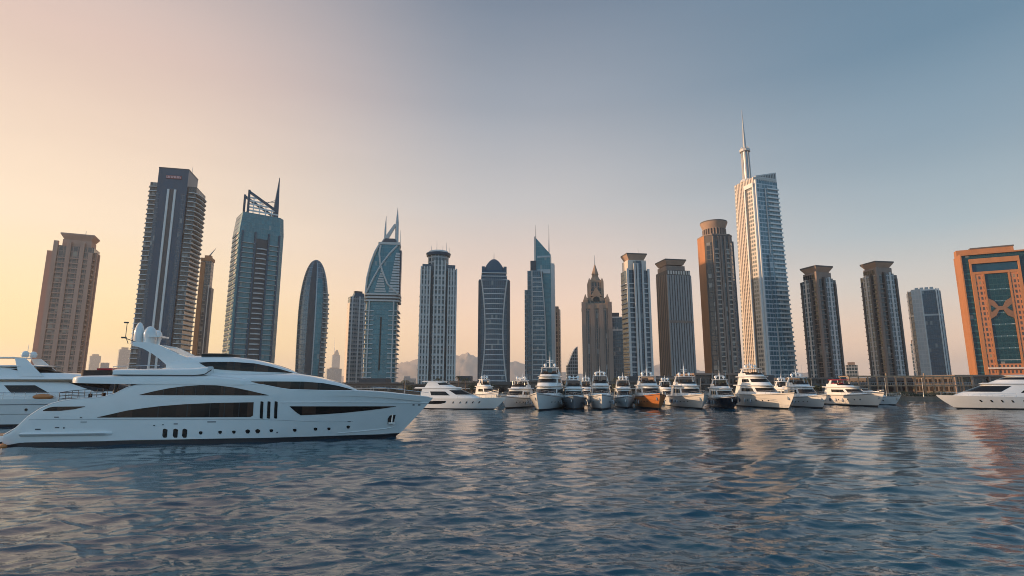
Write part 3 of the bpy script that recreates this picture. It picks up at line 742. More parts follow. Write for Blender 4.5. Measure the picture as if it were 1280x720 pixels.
TANB = pmat('tan_balcony', (.44,.36,.30), .65, noise=.1, nscale=.5)
def t_rotunda():
    t = Tower('residential_tower', 'tall brown tower with a round flat topped crown, left of the white spired tower', 'skyscraper', 872.5, 923, 370, 298, 440, 27, .9)
    W, D, H = t.W, t.D, t.H
    c = W*.2
    poly = cham(W, D, c)
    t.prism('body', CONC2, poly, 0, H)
    t.put('sunlit_left_face', TERRA_SUN, MB().box(-W*.508, -W*.499, -D*.28, D*.3, 0, H+1))  # orange sheet puts low sunlight into the colour of this face
    mb = MB()
    # window columns on the front, right and the chamfers
    t.put('window_bay', G_DARK, MB().box(-W*.26, W*.26, -D*.515, -D*.495, 0, H-4))
    t.put('window_bay', G_DARK, MB().box(W*.495, W*.512, -D*.25, D*.25, 0, H-4))
    t.put('window_bay', G_DARK, MB().prism([(-W*.5+c*.15-.2,-D*.5+c*.85-.2),(-W*.5+c*.85-.2,-D*.5+c*.15-.2),(-W*.5+c*.85+.3,-D*.5+c*.15+.3),(-W*.5+c*.15+.3,-D*.5+c*.85+.3)], 0, H-6))
    t.put('window_bay', G_NAVY, MB().prism([(W*.5-c*.8+.2,-D*.5+c*.2-.2),(W*.5-c*.2+.2,-D*.5+c*.8-.2),(W*.5-c*.2-.3,-D*.5+c*.8+.3),(W*.5-c*.8-.3,-D*.5+c*.2+.3)], 0, H-6))
    for x in (-.28, -.10, -.02, .12, .28): t.pier(x*W-.7, x*W+.7, -D*.54, -D*.5, 0, H-1, CONC)
    for lo_, hi_ in ((-.26,-.12),(.14,.26)):
        t.floors('balcony', TANB, [(lo_*W,-D*.545),(hi_*W,-D*.545),(hi_*W,-D*.51),(lo_*W,-D*.51)], 3, H-6, 3.7, .95)
    t.prism('cornice', CONC, cham(W*1.02, D*1.02, c), H, H+1)
    z1, z2 = t.z(288), t.z(280)
    t.prism('drum', CONC2, ngon(32, W*.36), H+1, z1, smooth=True)
    mb = MB()
    for k in range(24):
        a = 2*math.pi*k/24; mb.tube((W*.37*math.cos(a), W*.37*math.sin(a), H+1), (W*.37*math.cos(a), W*.37*math.sin(a), z1), .7, .7, 5)
    t.put('drum_colonnade', CONC, mb)
    t.prism('crown_disc', CAPM, ngon(40, W*.37), z1, z2, ngon(40, W*.46), smooth=True)
    t.prism('roof_slab', CONC2, ngon(40, W*.455), z2, z2+1, smooth=True)
    t.prism('wing', GREYD, rect(W*.14, D*.6, W*.55, D*.15), 0, H-3)
t_rotunda()

def t_white_spire():
    t = Tower('office_tower', 'tallest white tower with a tapering mast and a pale stone side', 'skyscraper', 923, 984, 350, 229, 470, 44, .95)
    W, D, H = t.W, t.D, t.H
    k = .90
    base = rect(W*1.08, D*1.02); top = rect(W*k, D*.9)
    t.prism('body', G_PALE, base, 0, H, top)
    def sc(f): return 1.08-(1.08-k)*f, 1.02-.12*f
    # stone grid of the left face
    mb = MB()
    for i in range(12):
        y = -.47+.86*i/11
        rows = []
        for f in (0, 1):
            a, b = sc(f); x = -W*a/2; rows.append([(x-.55, y*D*b-.45, H*f),(x+.02, y*D*b-.45, H*f),(x+.02, y*D*b+.45, H*f),(x-.55, y*D*b+.45, H*f)])
        mb.loft(rows)
    t.put('stone_mullions', CREAM, mb)
    # portal frame near the corner, running the full height
    def strip(nm, mat, fx, y0, y1, out, f0=0, f1=1, face='L'):
        rows = []
        for f in (f0, f1):
            a, b = sc(f)
            if face == 'L': x = -W*a/2; rows.append([(x-out,y0*D*b,H*f),(x+.02,y0*D*b,H*f),(x+.02,y1*D*b,H*f),(x-out,y1*D*b,H*f)])
            else: y = -D*b/2; rows.append([(y0*W*a,y-out,H*f),(y1*W*a,y-out,H*f),(y1*W*a,y+.02,H*f),(y0*W*a,y+.02,H*f)])
        t.put(nm, mat, MB().loft(rows))
    strip('portal_jamb', WHITE, 0, -.10, -.04, 1.8, 0, .965); strip('portal_jamb', WHITE, 0, -.5, -.45, 1.8, 0, .965)
    strip('portal_panel', G_PALE, 0, -.44, -.11, .9, 0, .95); strip('portal_slot', GREYD, 0, -.18, -.12, 1.0, 0, .95)
    strip('portal_head', WHITE, 0, -.5, -.04, 1.9, .95, .97)
    # glass face to the right
    strip('glass_face', G_SKY, 0, -.46, .49, .3, 0, .985, 'F')
    strip('corner_fin', WHITE, 0, -.5, -.45, 1.6, 0, .985, 'F')
    strip('face_fin', PALE, 0, -.09, -.06, 1.0, 0, .95, 'F')
    for i in range(int(H/3.9)-2):
        f = (4+i*3.9)/H; a, b = sc(f)
        MB().box(W*a*.02, W*a*.505, -D*b/2-1.3, -D*b/2+.1, 0, 1.3).build('balcony', WHITE, t.root).location.z = 4+i*3.9
    # the ribbon that sweeps out at the foot
    rows = []
    for f in np.linspace(0, .62, 14):
        a, b = sc(f); x = W*a*(-.06+.42*(1-f/.62)**2.2); y = -D*b/2
        rows.append([(x-W*.12,y-1.9,H*f),(x+.6,y-2.1,H*f),(x+.6,y-.4,H*f),(x-W*.12,y-.4,H*f)])
    t.loft('sweeping_ribbon', G_SKY, rows)
    # sloping crown screen on the glass face
    zc = t.z(219.5, 977)
    a, b = sc(1)
    x0, x1 = -W*a*.42, W*a*.5; y = -D*b*.5
    t.put('crown_screen', PALE, MB().add([(x0,y,H),(x1,y,H),(x1,y+1,H),(x0,y+1,H),(x0,y,H+1.5),(x1,y,zc),(x1,y+1,zc),(x0,y+1,H+1.5)], [(0,1,5,4),(1,2,6,5),(2,3,7,6),(3,0,4,7),(4,5,6,7),(3,2,1,0)]))
    mb = MB()
    for i in range(11):
        f = .12+i*.08; x = x0+(x1-x0)*f; h = (1.5+(zc-H-1.5)*f)
        mb.box(x-.4, x+.4, y-.15, y, H+1.2, H+h-1.1)
    t.put('screen_slots', GREYD, mb)
    t.put('screen_return', PALE, MB().add([(x1-1,y+1,H),(x1,y+1,H),(x1,D*b*.4,H),(x1-1,D*b*.4,H),(x1-1,y+1,zc),(x1,y+1,zc),(x1,D*b*.4,H+2),(x1-1,D*b*.4,H+2)], [(0,1,5,4),(1,2,6,5),(2,3,7,6),(3,0,4,7),(4,5,6,7),(3,2,1,0)]))
    # mast
    mx_, my_ = -W*.26, D*.06
    z1 = t.z(190, 936); z2 = t.z(138, 931)
    t.prism('mast_base', METAL, ngon(12, 3.2, cx=mx_, cy=my_), H, z1, ngon(12, 2.8, cx=mx_, cy=my_))
    t.prism('mast_collar', PALE, ngon(12, 6.4, cx=mx_, cy=my_), H, H+2.5, ngon(12, 5.4, cx=mx_, cy=my_))
    mb = MB()
    for i in range(8):
        a_ = i*math.pi/4; mb.tube((mx_+3.3*math.cos(a_), my_+3.3*math.sin(a_), H+2), (mx_+3.1*math.cos(a_), my_+3.1*math.sin(a_), z1+4), .5, .4, 5)
    t.put('mast_ribs', PALE, mb)
    t.prism('mast_gallery', PALE, ngon(12, 4.6, cx=mx_, cy=my_), z1-.5, z1+1.6)
    t.put('spire', METAL, MB().tube((mx_,my_,z1), (mx_,my_,z1+(z2-z1)*.45), 1.6, 1.0).tube((mx_,my_,z1+(z2-z1)*.45), (mx_,my_,z2), .9, .2))
t_white_spire()

def twin_cap(label, pl, pr, pm, ptop, Y, a, tall):
    t = Tower('residential_tower', label, 'skyscraper', pl, pr, pm, ptop, Y, a, .95, group='pair of brown towers with flared caps right of the tallest tower')
    W, D, H = t.W, t.D, t.H
    t.prism('glazing', G_DARK, rect(W*.93, D*.93), 0, H)
    t.floors('balcony', CONC, [(-W*.5,-D*.3),(-W*.44,-D*.46),(-W*.30,-D*.5),(W*.36,-D*.5),(W*.47,-D*.44),(W*.5,-D*.3),(W*.5,D*.47),(-W*.5,D*.47)], 2, H-3, 3.75, .6)
    t.pier(-W*.535, -W*.44, -D*.535, -D*.44, 0, H+6, CONC, 'corner_pier')
    for x in (-.14, .1, .38): t.pier(x*W-.8, x*W+.8, -D*.53, -D*.45, 0, H+(2 if x < .3 else -3), PALE if x == .1 else CONC2)
    t.put('glazed_bay', G_GREY, MB().box(-W*.10, W*.28, -D*.515, -D*.46, 0, H+1))
    for y in (-.14, .1, .34): t.pier(-W*.53, -W*.45, y*D-.8, y*D+.8, 0, H+(1 if y < .3 else -4), CREAM if y == .1 else CONC2)
    t.put('glazed_bay', G_GREY, MB().box(-W*.515, -W*.46, -D*.08, D*.28, 0, H))
    t.prism('crown_wall', CONC, rect(W*.72, D*.72, -W*.08, -D*.08), H, H+6)
    mb = MB()
    for i in range(6):
        v = -.36+i*.12; mb.box(-W*.445, -W*.44, D*v-.9, D*v+.9, H+1, H+4.5)
    t.put('crown_windows', DGLASS, mb)
    t.prism('crown_cap', CAPM, rect(W*.60, D*.60, -W*.08, -D*.08), H+6, H+10, rect(W*.86, D*.86, -W*.08, -D*.08))
    t.prism('roof_slab', CONC2, rect(W*.87, D*.87, -W*.08, -D*.08), H+10, H+11.2)
twin_cap('brown balcony tower with a flared cap, directly right of the tallest white tower', 1004, 1053, 420, 352, 440, 45, 0)
twin_cap('brown balcony tower with a flared cap beside the small silver blue tower', 1081, 1131.5, 420, 346, 450, 43, 1)

def t_silver():
    t = Tower('office_tower', 'silver and dark blue faceted glass tower left of the orange hotel', 'skyscraper', 1141, 1187, 440, 365, 470, 6, .8)
    W, D, H = t.W, t.D, t.H
    poly = [(-W*.5,-D*.1),(-W*.40,-D*.42),(-W*.12,-D*.5),(W*.34,-D*.42),(W*.5,-D*.1),(W*.5,D*.5),(-W*.5,D*.5)]
    t.prism('body', G_NAVY, poly, 0, H)
    t.put('silver_panel', facade('silver_curtain_wall', (.50,.50,.49), (.60,.59,.58), (.66,.64,.62), fh=3.6, bw=2.2, th=.2, tv=.15, pale=0, rough=.35), MB().prism([(-W*.41,-D*.43),(-W*.12,-D*.515),(-W*.12,-D*.45),(-W*.40,-D*.38)], 0, H+1.5))
    t.put('left_panel', CREAM, MB().prism([(-W*.51,-D*.09),(-W*.485,-D*.17),(-W*.46,-D*.14),(-W*.49,-D*.06)], 0, H+1))
    for p, nm in (((W*.34,-D*.42), 'edge_fin'), ((W*.42,-D*.26), 'edge_fin'), ((-W*.12,-D*.505), 'edge_fin')):
        t.prism(nm, WHITE, rect(.9, .9, p[0], p[1]-.3), 0, H+1.6)
    zb = t.z(395)
    t.prism('belt', PALE, [(x*1.012, y*1.012) for x, y in poly], zb-.7, zb+.7)
    t.prism('roof', CREAM, [(x*.99, y*.99) for x, y in poly], H, H+1.4, [(x*.8, y*.7) for x, y in poly])
    mb = MB()
    for x in (-.2, -.05, .1, .25): mb.box(x*W-1.2, x*W+1.2, -1.5, 1.5, H+1, H+3.8)
    t.put('roof_plant', METAL, mb)
t_silver()

def t_hotel():
    t = Tower('hotel_tower', 'broad orange framed hotel with blue glass and an hourglass ornament, at the right edge', 'hotel', 1195, 1289, 360, 318, 350, 15, .45)
    W, D, H = t.W, t.D, t.H
    px = lambda p: ((p-1195)/94-.5)*W
    fr = W*.02
    G_H = facade('hotel_curtain_wall', (.004,.035,.052), (.008,.055,.075), (.02,.075,.095), fh=3.7, bw=2.0, th=.18, tv=.1, pale=.01, ior=1.45)
    G_O = facade('hotel_punched_windows', (.05,.035,.03), (.10,.06,.04), (.52,.20,.08), fh=3.3, bw=1.9, th=.42, tv=.45, pale=.12, palec=(.45,.3,.15))
    t.prism('glass_body', G_H, rect(W*.985, D*.9), 0, H-1)
    # outer portal
    t.put('outer_frame', TERRA_SUN, MB().box(-W/2,-W/2+fr,-D*.53,D*.5,0,H).box(W/2-fr,W/2,-D*.53,D*.5,0,H).box(-W/2+fr,W/2-fr,-D*.53,D*.5,H-fr*1.4,H).box(-W/2+fr,W/2-fr,-D*.53,-D*.4,0,9))
    t.put('rear_block', TERRA_SUN, MB().box(-W*.485, W*.4, D*.1, D*.48, H, H+4.5))
    t.put('rear_cornice', CONC2, MB().box(-W*.26, W*.41, D*.09, D*.49, H+4.5, H+5.4))
    mb = MB()
    for i in range(int(H/3.7)-4): mb.box(-W/2+fr, -W*.36, -D*.46, -D*.449, 8+i*3.7, 8.7+i*3.7)
    t.put('floor_lines', pmat('teal_spandrel', (.03,.12,.15), .3), mb)
    # inner portal: dark band, orange frame with punched windows, blue centre
    xi0, xi1 = -W*.345, W*.345; zi = t.z(331)
    t.put('inner_band', TERRA_SUN, MB().box(xi0-W*.025,xi0,-D*.56,-D*.44,0,zi).box(xi1,xi1+W*.025,-D*.56,-D*.44,0,zi).box(xi0-W*.025,xi1+W*.025,-D*.56,-D*.44,zi,zi+3.2))
    t.put('dark_band', NAVYC, MB().box(xi0, xi1, -D*.47, -D*.44, 0, zi))
    xo0, xo1 = -W*.315, W*.315; zo = zi-7; xc0, xc1 = -W*.175, W*.175; zcn = t.z(344); zc0 = t.z(455)
    t.put('punched_frame', G_O, MB().box(xo0,xc0,-D*.54,-D*.46,0,zo).box(xc1,xo1,-D*.54,-D*.46,0,zo).box(xc0,xc1,-D*.54,-D*.46,zcn,zo))
    t.put('frame_trim', TERRA_SUN, MB().box(xo0-1,xo0,-D*.56,-D*.46,0,zo).box(xo1,xo1+1,-D*.56,-D*.46,0,zo).box(xo0-1,xo1+1,-D*.56,-D*.46,zo,zo+1.6)
          .box(xc0-.9,xc0,-D*.565,-D*.50,0,zcn).box(xc1,xc1+.9,-D*.565,-D*.50,0,zcn).box(xc0-.9,xc1+.9,-D*.565,-D*.50,zcn,zcn+1.4))
    t.put('centre_glazing', G_H, MB().box(xc0, xc1, -D*.50, -D*.46, zc0, zcn))
    t.put('base_panel', G_O, MB().box(xc0, xc1, -D*.52, -D*.46, 0, zc0))
    mb = MB()
    for i in range(int((zcn-zc0)/7.4)): mb.box(xc0, xc1, -D*.506, -D*.50, zc0+2+i*7.4, zc0+2.5+i*7.4)
    t.put('glazing_bands', G_SKY, mb)
    za, zb = t.z(378), t.z(396); zm = (za+zb)/2; y0, y1 = -D*.56, -D*.50
    pts = [(xc0,za+2),(xc0+3,za),(-W*.035,zm+1.2),(W*.035,zm+1.2),(xc1-3,za),(xc1,za+2),(xc1,zb-2),(xc1-3,zb),(W*.035,zm-1.2),(-W*.035,zm-1.2),(xc0+3,zb),(xc0,zb-2)]
    n = len(pts)
    t.put('hourglass_ornament', pmat('bronze_ornament', (.24,.13,.08), .5, noise=.1), MB().add([(x,y0,z) for x,z in pts]+[(x,y1,z) for x,z in pts], [tuple(range(n-1,-1,-1)), tuple(range(n,2*n))]+[(i,(i+1)%n,n+(i+1)%n,n+i) for i in range(n)]))
    hp = [(xc0+.8,zm+(za-zm)*.45),(xc0+W*.09,zm),(xc0+.8,zm-(za-zm)*.45)]
    for s_ in (1, -1):
        q = [(x*s_,z) for x,z in hp]
        t.put('ornament_glazing', G_H, MB().add([(x,y0-.25,z) for x,z in q]+[(x,y0+.1,z) for x,z in q], [(0,1,2),(5,4,3),(0,3,4,1),(1,4,5,2),(2,5,3,0)]))
    t.put('entrance_canopy', CREAM, MB().box(-W*.33, W*.40, -D*.66, -D*.5, 8.2, 9.4).box(-W*.32, W*.39, -D*.65, -D*.5, 14, 15))
t_hotel()

# far towers in the haze
def far(label, pl, pr, pm, ptop, Y, kind=0, name='distant_tower', cat='distant tower'):
    t = Tower(name, label, cat, pl, pr, pm, ptop, Y*2.2 if ptop != 456.5 and ptop != 430 else Y, 8, .7, group='hazy distant towers')
    W, D, H = t.W, t.D, t.H
    t.prism('body', G_GREY, rect(W, D), 0, H)
    if kind == 0: t.prism('roof_block', CONC, rect(W*.6, D*.6), H, H*1.05+2)
    if kind == 1:
        t.prism('crown', CONC, rect(W*.75, D*.75), H, H*1.18, rect(W*.2, D*.3, W*.1)); t.put('spire', METAL, MB().tube((-W*.2,0,H), (-W*.3,0,H*1.62), W*.06, W*.01))
    if kind == 2: t.prism('tier', G_GREY, rect(W*.5, D*.7, -W*.2), H, H*1.3)
    return t
far('hazy low block just right of the leftmost brown tower', 111, 126, 450, 445, 1500, 0)
far('pale hazy block low on the horizon behind the radar arch', 146.5, 162, 450, 437, 1300, 0)
far('hazy low building between the brown tower and radar arch', 122, 146, 462, 460, 900, 2)
far('hazy tower with a leaning spire between bullet tower and twin spires', 414.5, 425, 450, 444, 2400, 1)
far('hazy low block under the leaning spire tower', 407, 427, 468, 461, 1500, 0)
far('small grey block between the two brown capped towers', 1057, 1072.5, 462, 456.5, 620, 0)
far('thin grey slab left of the silver blue tower', 1139, 1145, 440, 430, 620, 0)
far('low block between the round bay tower and the belts tower', 503, 520, 474, 473, 900, 2)
# ------------------------------------------------------------------ low buildings along the quay
PODW = facade('podium_windows', (.014,.013,.014), (.05,.04,.035), (.12,.095,.08), fh=3.6, bw=3.2, th=.4, tv=.3, pale=.14, palec=(.45,.32,.18))
def podium(label, pl, pr, ptop, Y, mat, d=30, kind=0):
    a, b = P(pl, 480, Y), P(pr, 480, Y); H = P((pl+pr)/2, ptop, Y).z-GZ; Wd = b.x-a.x
    r = thing('podium_building', label, 'low building', ((a.x+b.x)/2, Y+d/2, GZ), 0, 'low buildings along the quay')
    MB().box(-Wd/2, Wd/2, -d/2, d/2, 0, H-.8).build('wall', PODW, r)
    MB().box(-Wd/2-.6, Wd/2+.6, -d/2-1.2, d/2, H-.8, H).build('roof', mat, r)
    n = max(3, int(Wd/7))
    if kind == 0:
        for i in range(n+1): x = -Wd/2+Wd*i/n; MB().box(x-.35, x+.35, -d/2-.9, -d/2-.3, 0, H-.8).build('column', mat, r)
        MB().box(-Wd/2-.3, Wd/2+.3, -d/2-1.3, -d/2-.05, H*.45, H*.45+.5).build('ledge', mat, r)
    elif kind == 1:
        MB().box(-Wd/2-.3, Wd/2+.3, -d/2-2.6, -d/2-.05, H*.42, H*.42+.35).build('awning', CREAM, r)
        MB().box(-Wd*.3, Wd*.15, -d*.3, d*.2, H, H+2.2).build('roof_plant', GREYD, r)
    else:
        for i in range(n): x = -Wd/2+Wd*(i+.5)/n; MB().box(x-1.3, x+1.3, -d/2-.25, -d/2-.02, 1.0, H-2.0).build('shop_window', DGLASS, r)
        MB().box(-Wd/2-.1, Wd/2+.1, -d/2-.3, d/2, H, H+.7).build('parapet', CONC2, r)
PODS = [
 (430,505,478,300,CONC2,1,'low brown building behind the bow of the nearest yacht'),
 (505,560,479.5,262,CONC2,0,'low dark colonnaded building below the round crowned tower'),
 (563,600,476,250,CONC,1,'low brown building with an awning below the waisted tower, behind small white boat'),
 (602,652,479,270,CONC2,2,'low dark shop building below the waisted dark blue tower'),
 (655,706,475.5,262,CONC2,0,'low colonnaded building below the slant topped teal tower'),
 (708,772,478,255,CONC2,2,'low dark shop building at the foot of the gothic tower'),
 (775,818,476,262,CONC2,1,'low building with an awning at the foot of the blue balcony tower'),
 (820,868,472,256,CONC,2,'brown base building below the finned tower'),
 (869,932,466.5,262,CONC,0,'tall brown base building with colonnade under the round crowned brown tower'),
 (934,998,475,250,CONC2,1,'low base building below the tallest white tower'),
 (1000,1040,472,258,CONC2,0,'dark base building below the capped tower nearest the white tower'),
 (1043,1080,478,275,CONC2,1,'low building behind the boat with red canopy'),
 (1083,1140,474,290,CONC2,2,'dark shop building behind the timber frame arcade'),
 (1142,1192,474.5,300,CONC,1,'low brown building below the silver blue tower'),
 (1194,1300,468.5,262,CONC,0,'long base building in front of the orange hotel'),
]
for pl, pr, pt, Y, mt, k, lab in PODS: podium(lab, pl, pr, pt, Y, mt, 28, k)

# two storey open frame along the quay on the right
def arcade():
    m = pmat('weathered_timber', (.36,.25,.17), .8, noise=.25, nscale=1.2, streak=True)
    Y = 222
    a, b = P(1062, 480, Y), P(1215, 480, Y); Wd = b.x-a.x
    z1 = P(1100, 481.5, Y).z-GZ; z2 = P(1100, 469.5, Y).z-GZ
    r = thing('arcade_frame', 'two storey open timber frame arcade on the quay, right of the boat with red canopy', 'arcade', ((a.x+b.x)/2, Y, GZ))
    n = 13
    for i in range(n+1):
        x = -Wd/2+Wd*i/n; h = z2+(.9 if i in (4, 8) else 0)
        MB().box(x-.17, x+.17, -.2, .2, 0, h).build('post', m, r)
        MB().box(x-.12, x+.12, 5.8, 6.1, 0, z2).build('post', m, r)
        MB().box(x-.1, x+.1, .2, 5.8, z2-.4, z2-.1).build('cross_beam', m, r)
    for z, h in ((z1, .42), (z2, .5)):
        MB().box(-Wd/2-.5, Wd/2+.5, -.32, -.21, z-h, z).build('beam', m, r)
        MB().box(-Wd/2-.5, Wd/2+.5, 6.11, 6.3, z-h, z).build('beam', m, r)
    MB().box(-Wd/2, Wd/2, .25, 5.75, z1-.25, z1-.05).build('upper_floor', CONC2, r)
    c = MB(); c.tube((-Wd/2,-.1,z1+1.05), (Wd/2,-.1,z1+1.05), .05); c.tube((-Wd/2,-.1,1.05), (Wd/2,-.1,1.05), .05)
    for i in range(70):
        x = -Wd/2+Wd*i/69; c.box(x-.03, x+.03, -.13, -.07, z1, z1+1.05)
    c.build('railing', METAL, r)
arcade()

# street lamps on the quay
def lamp():
    r = thing('street_lamp', 'slim grey street lamp on the quay edge', 'street lamp', (0,0,0), 0, 'street lamps along the quay')
    MB().tube((0,0,0), (0,0,.6), .16, .12).tube((0,0,.6), (0,0,7), .09, .06).build('post', METAL, r)
    MB().tube((0,0,7), (0,-1.5,7.4), .05).build('arm', METAL, r)
    MB().box(-.18, .18, -2.1, -1.4, 7.33, 7.45).build('lamp_head', GREYD, r)
    return r
def dup(o, parent=None):
    c = o.copy(); COL.objects.link(c)
    if parent: c.parent = parent
    for ch in list(o.children): dup(ch, c)
    return c
l0 = lamp()
for i, px in enumerate(range(500, 1190, 46)):
    o = l0 if i == 0 else dup(l0)
    p = P(px+7, 480, QY+3); o.location = (p.x, QY+2.2, GZ)

# leafy trees in front of the podiums
LEAF = pmat('dark_foliage', (.035,.05,.022), .7, noise=.5, nscale=2.0)
LEAF2 = pmat('olive_foliage', (.06,.065,.03), .7, noise=.5, nscale=2.0)
BARK = pmat('bark', (.12,.08,.055), .9, noise=.2, nscale=4)
def tree(i, px, Y, h, lab):
    r = thing('shade_tree', lab, 'tree', (P(px,480,Y).x, Y, GZ), random.uniform(0,6), 'small trees along the quay')
    t = MB(); t.tube((0,0,0), (.1,0,h*.5), .16, .1)
    for k in range(5):
        a = k*1.26+i; t.tube((.1,0,h*.42), (math.cos(a)*h*.28, math.sin(a)*h*.28, h*.75), .07, .02, 5)
    t.build('trunk', BARK, r)
    c = MB()
    for k in range(12):
        a = random.uniform(0, 6.28); rr = h*.34*math.sqrt(random.random()); cz = h*random.uniform(.52,.92)
        cx, cy = rr*math.cos(a), rr*math.sin(a); s = h*random.uniform(.10,.17)
        for q in range(46):
            d = Vector((random.gauss(0,1), random.gauss(0,1), random.gauss(0,.8))).normalized()*s*random.uniform(.5,1.15)
            p = Vector((cx,cy,cz))+d; u = Vector((random.gauss(0,1), random.gauss(0,1), random.gauss(0,1))).normalized()*.17; v = u.orthogonal().normalized()*.13
            c.add([p-u, p+v, p+u, p-v], [(0,1,2,3)])
    c.build('crown', LEAF if i % 2 else LEAF2, r)
TREES = [(512,231,4.5),(536,228,5.2),(561,230,4.2),(590,232,5.6),(612,229,4.6),(652,231,5.0),(706,230,5.4),(733,233,4.7),(771,229,5.0),(818,231,5.2),(842,230,4.5),(868,230,5.0),(896,229,5.4),(930,231,5.0),(1000,230,5.3),(1022,231,4.6),(1044,229,5.0)]
for i, (px, Y, h) in enumerate(TREES):
    tree(i, px, Y, h, 'small round crowned tree on the quay behind the moored yachts')
# clipped planting along the edge: one mass of leaves
c = MB()
for px in np.linspace(1050, 1210, 900):
    for q in range(5):
        b = P(px, 480, 219.5); p = Vector((b.x+random.gauss(0,.4), 219.0+random.uniform(-1.2,1.2), GZ+random.uniform(.05,1.5+.5*math.sin(px*.13))))
        u = Vector((random.gauss(0,1), random.gauss(0,1), random.gauss(0,1))).normalized()*.2; v = u.orthogonal().normalized()*.15
        c.add([p-u, p+v, p+u, p-v], [(0,1,2,3)])
tag(c.build('shrubs', LEAF), 'dark leafy shrub planting under the open timber arcade', 'shrubs', kind='stuff')
# a few date palms on the quay
PALMB = pmat('palm_trunk', (.16,.11,.08), .9, noise=.3, nscale=3)
def palm(px, Y, h, lab):
    r = thing('palm_tree', lab, 'palm', (P(px,480,Y).x, Y, GZ), random.uniform(0,6), 'palms along the quay')
    MB().tube((0,0,0), (.1,.05,h*.5), .24, .19).tube((.1,.05,h*.5), (.25,.1,h), .19, .15).build('trunk', PALMB, r)
    c = MB()
    for k in range(20):
        a = k*2.4+random.uniform(-.2,.2); up = random.uniform(-.2,1.0); Lf = random.uniform(2.0,2.7)
        pts = []
        for j in range(7):
            f = j/6; rr = Lf*f*math.cos(up*.6); pts.append(Vector((.25+rr*math.cos(a), .1+rr*math.sin(a), h+Lf*(up*f*.7-.75*f*f))))
        for j in range(6):
            d = (pts[j+1]-pts[j]).normalized(); s_ = d.cross(Vector((0,0,1))).normalized()
            for q in (.25,.75):
                b_ = pts[j].lerp(pts[j+1], q); wv = .5*(1-(j+q)/7)+.08
                for sg in (-1, 1):
                    t_ = b_+s_*sg*wv+d*.25-Vector((0,0,.18)); c.add([b_-d*.06, b_+d*.06, t_], [(0,1,2)])
        for j in range(6): c.tube(pts[j], pts[j+1], .03, .02, 4)
    c.build('crown', LEAF2, r)
for i, (px, Y, h) in enumerate([(506,226,6.0),(549,225,6.8),(574,226,7.6),(582,228,7.0),(650,226,6.5),(734,226,6.6),(770,225,7.2),(842,226,6.4),(905,226,6.2),(1008,226,6.6),(1052,225,6.0),(1205,229,7.0)]):
    palm(px, Y, h, 'slender palm with feathery crown on the quay among the moored yachts')
# ------------------------------------------------------------------ yachts
def hull_fn(L_, B, F, rake, bow=1.3, plow=1.4, phigh=2.7, stern=.93):
    def stem(k): return L_-rake*(1-max(0,min(1,k)))**1.25
    def sheer(s): return F*(1+(bow-1)*max(0,(s-.35)/.65)**2)
    def pt(s, k):              # s along, k 0 waterline .. 1 sheer; the half beam there
        z = sheer(s)*k; kk = max(0, k)
        u = s*stem(kk)
        p = plow+(phigh-plow)*kk
        q = max(0, (s-.30)/.70)
        wb = (1-q**p)*(.82+.18*kk)*(stern+(1-stern)*min(1, s/.3))
        if k < 0: wb *= (1+k*.6)
        return u, B/2*max(wb, .004), z
    return stem, sheer, pt
def hull_grid(pt, ks, ss, side, off=0):
    return [[(u, side*(w_+off), z) for u, w_, z in (pt(s, k) for s in ss)] for k in ks]

def ringp(u0, u1, wd, z, n=3.2, m=22, off=0):
    r = []
    for i in range(-m, m+1):
        a = abs(i)/m; th = (a**.8)*math.pi/2
        r.append((u0+(u1-u0+off)*abs(math.cos(th))**(2/n), (1 if i >= 0 else -1)*(wd+off)*abs(math.sin(th))**(2/n), z))
    return r[::-1]

class Tier:
    """a deckhouse: raked and rounded front, flat back"""
    def __init__(s, u0, u1, wd, z0, z1, rakef, rakea=0.0, tumble=.10, n=3.2):
        s.__dict__.update(u0=u0,u1=u1,wd=wd,z0=z0,z1=z1,rf=rakef,ra=rakea,tb=tumble,n=n)
    def ring(s, k, off=0):
        return ringp(s.u0+s.ra*k, s.u1-s.rf*k, s.wd*(1-s.tb*k), s.z0+(s.z1-s.z0)*k, s.n, off=off)
    def shell(s): return MB().loft([s.ring(k) for k in (0,.25,.5,.75,1)])
    def band(s, k0, k1, i0, i1, off=.03):
        rows = [s.ring(k, off)[i0:i1] for k in (k0, (k0+k1)/2, k1)]
        return MB().loft(rows, caps=False, closed=False)

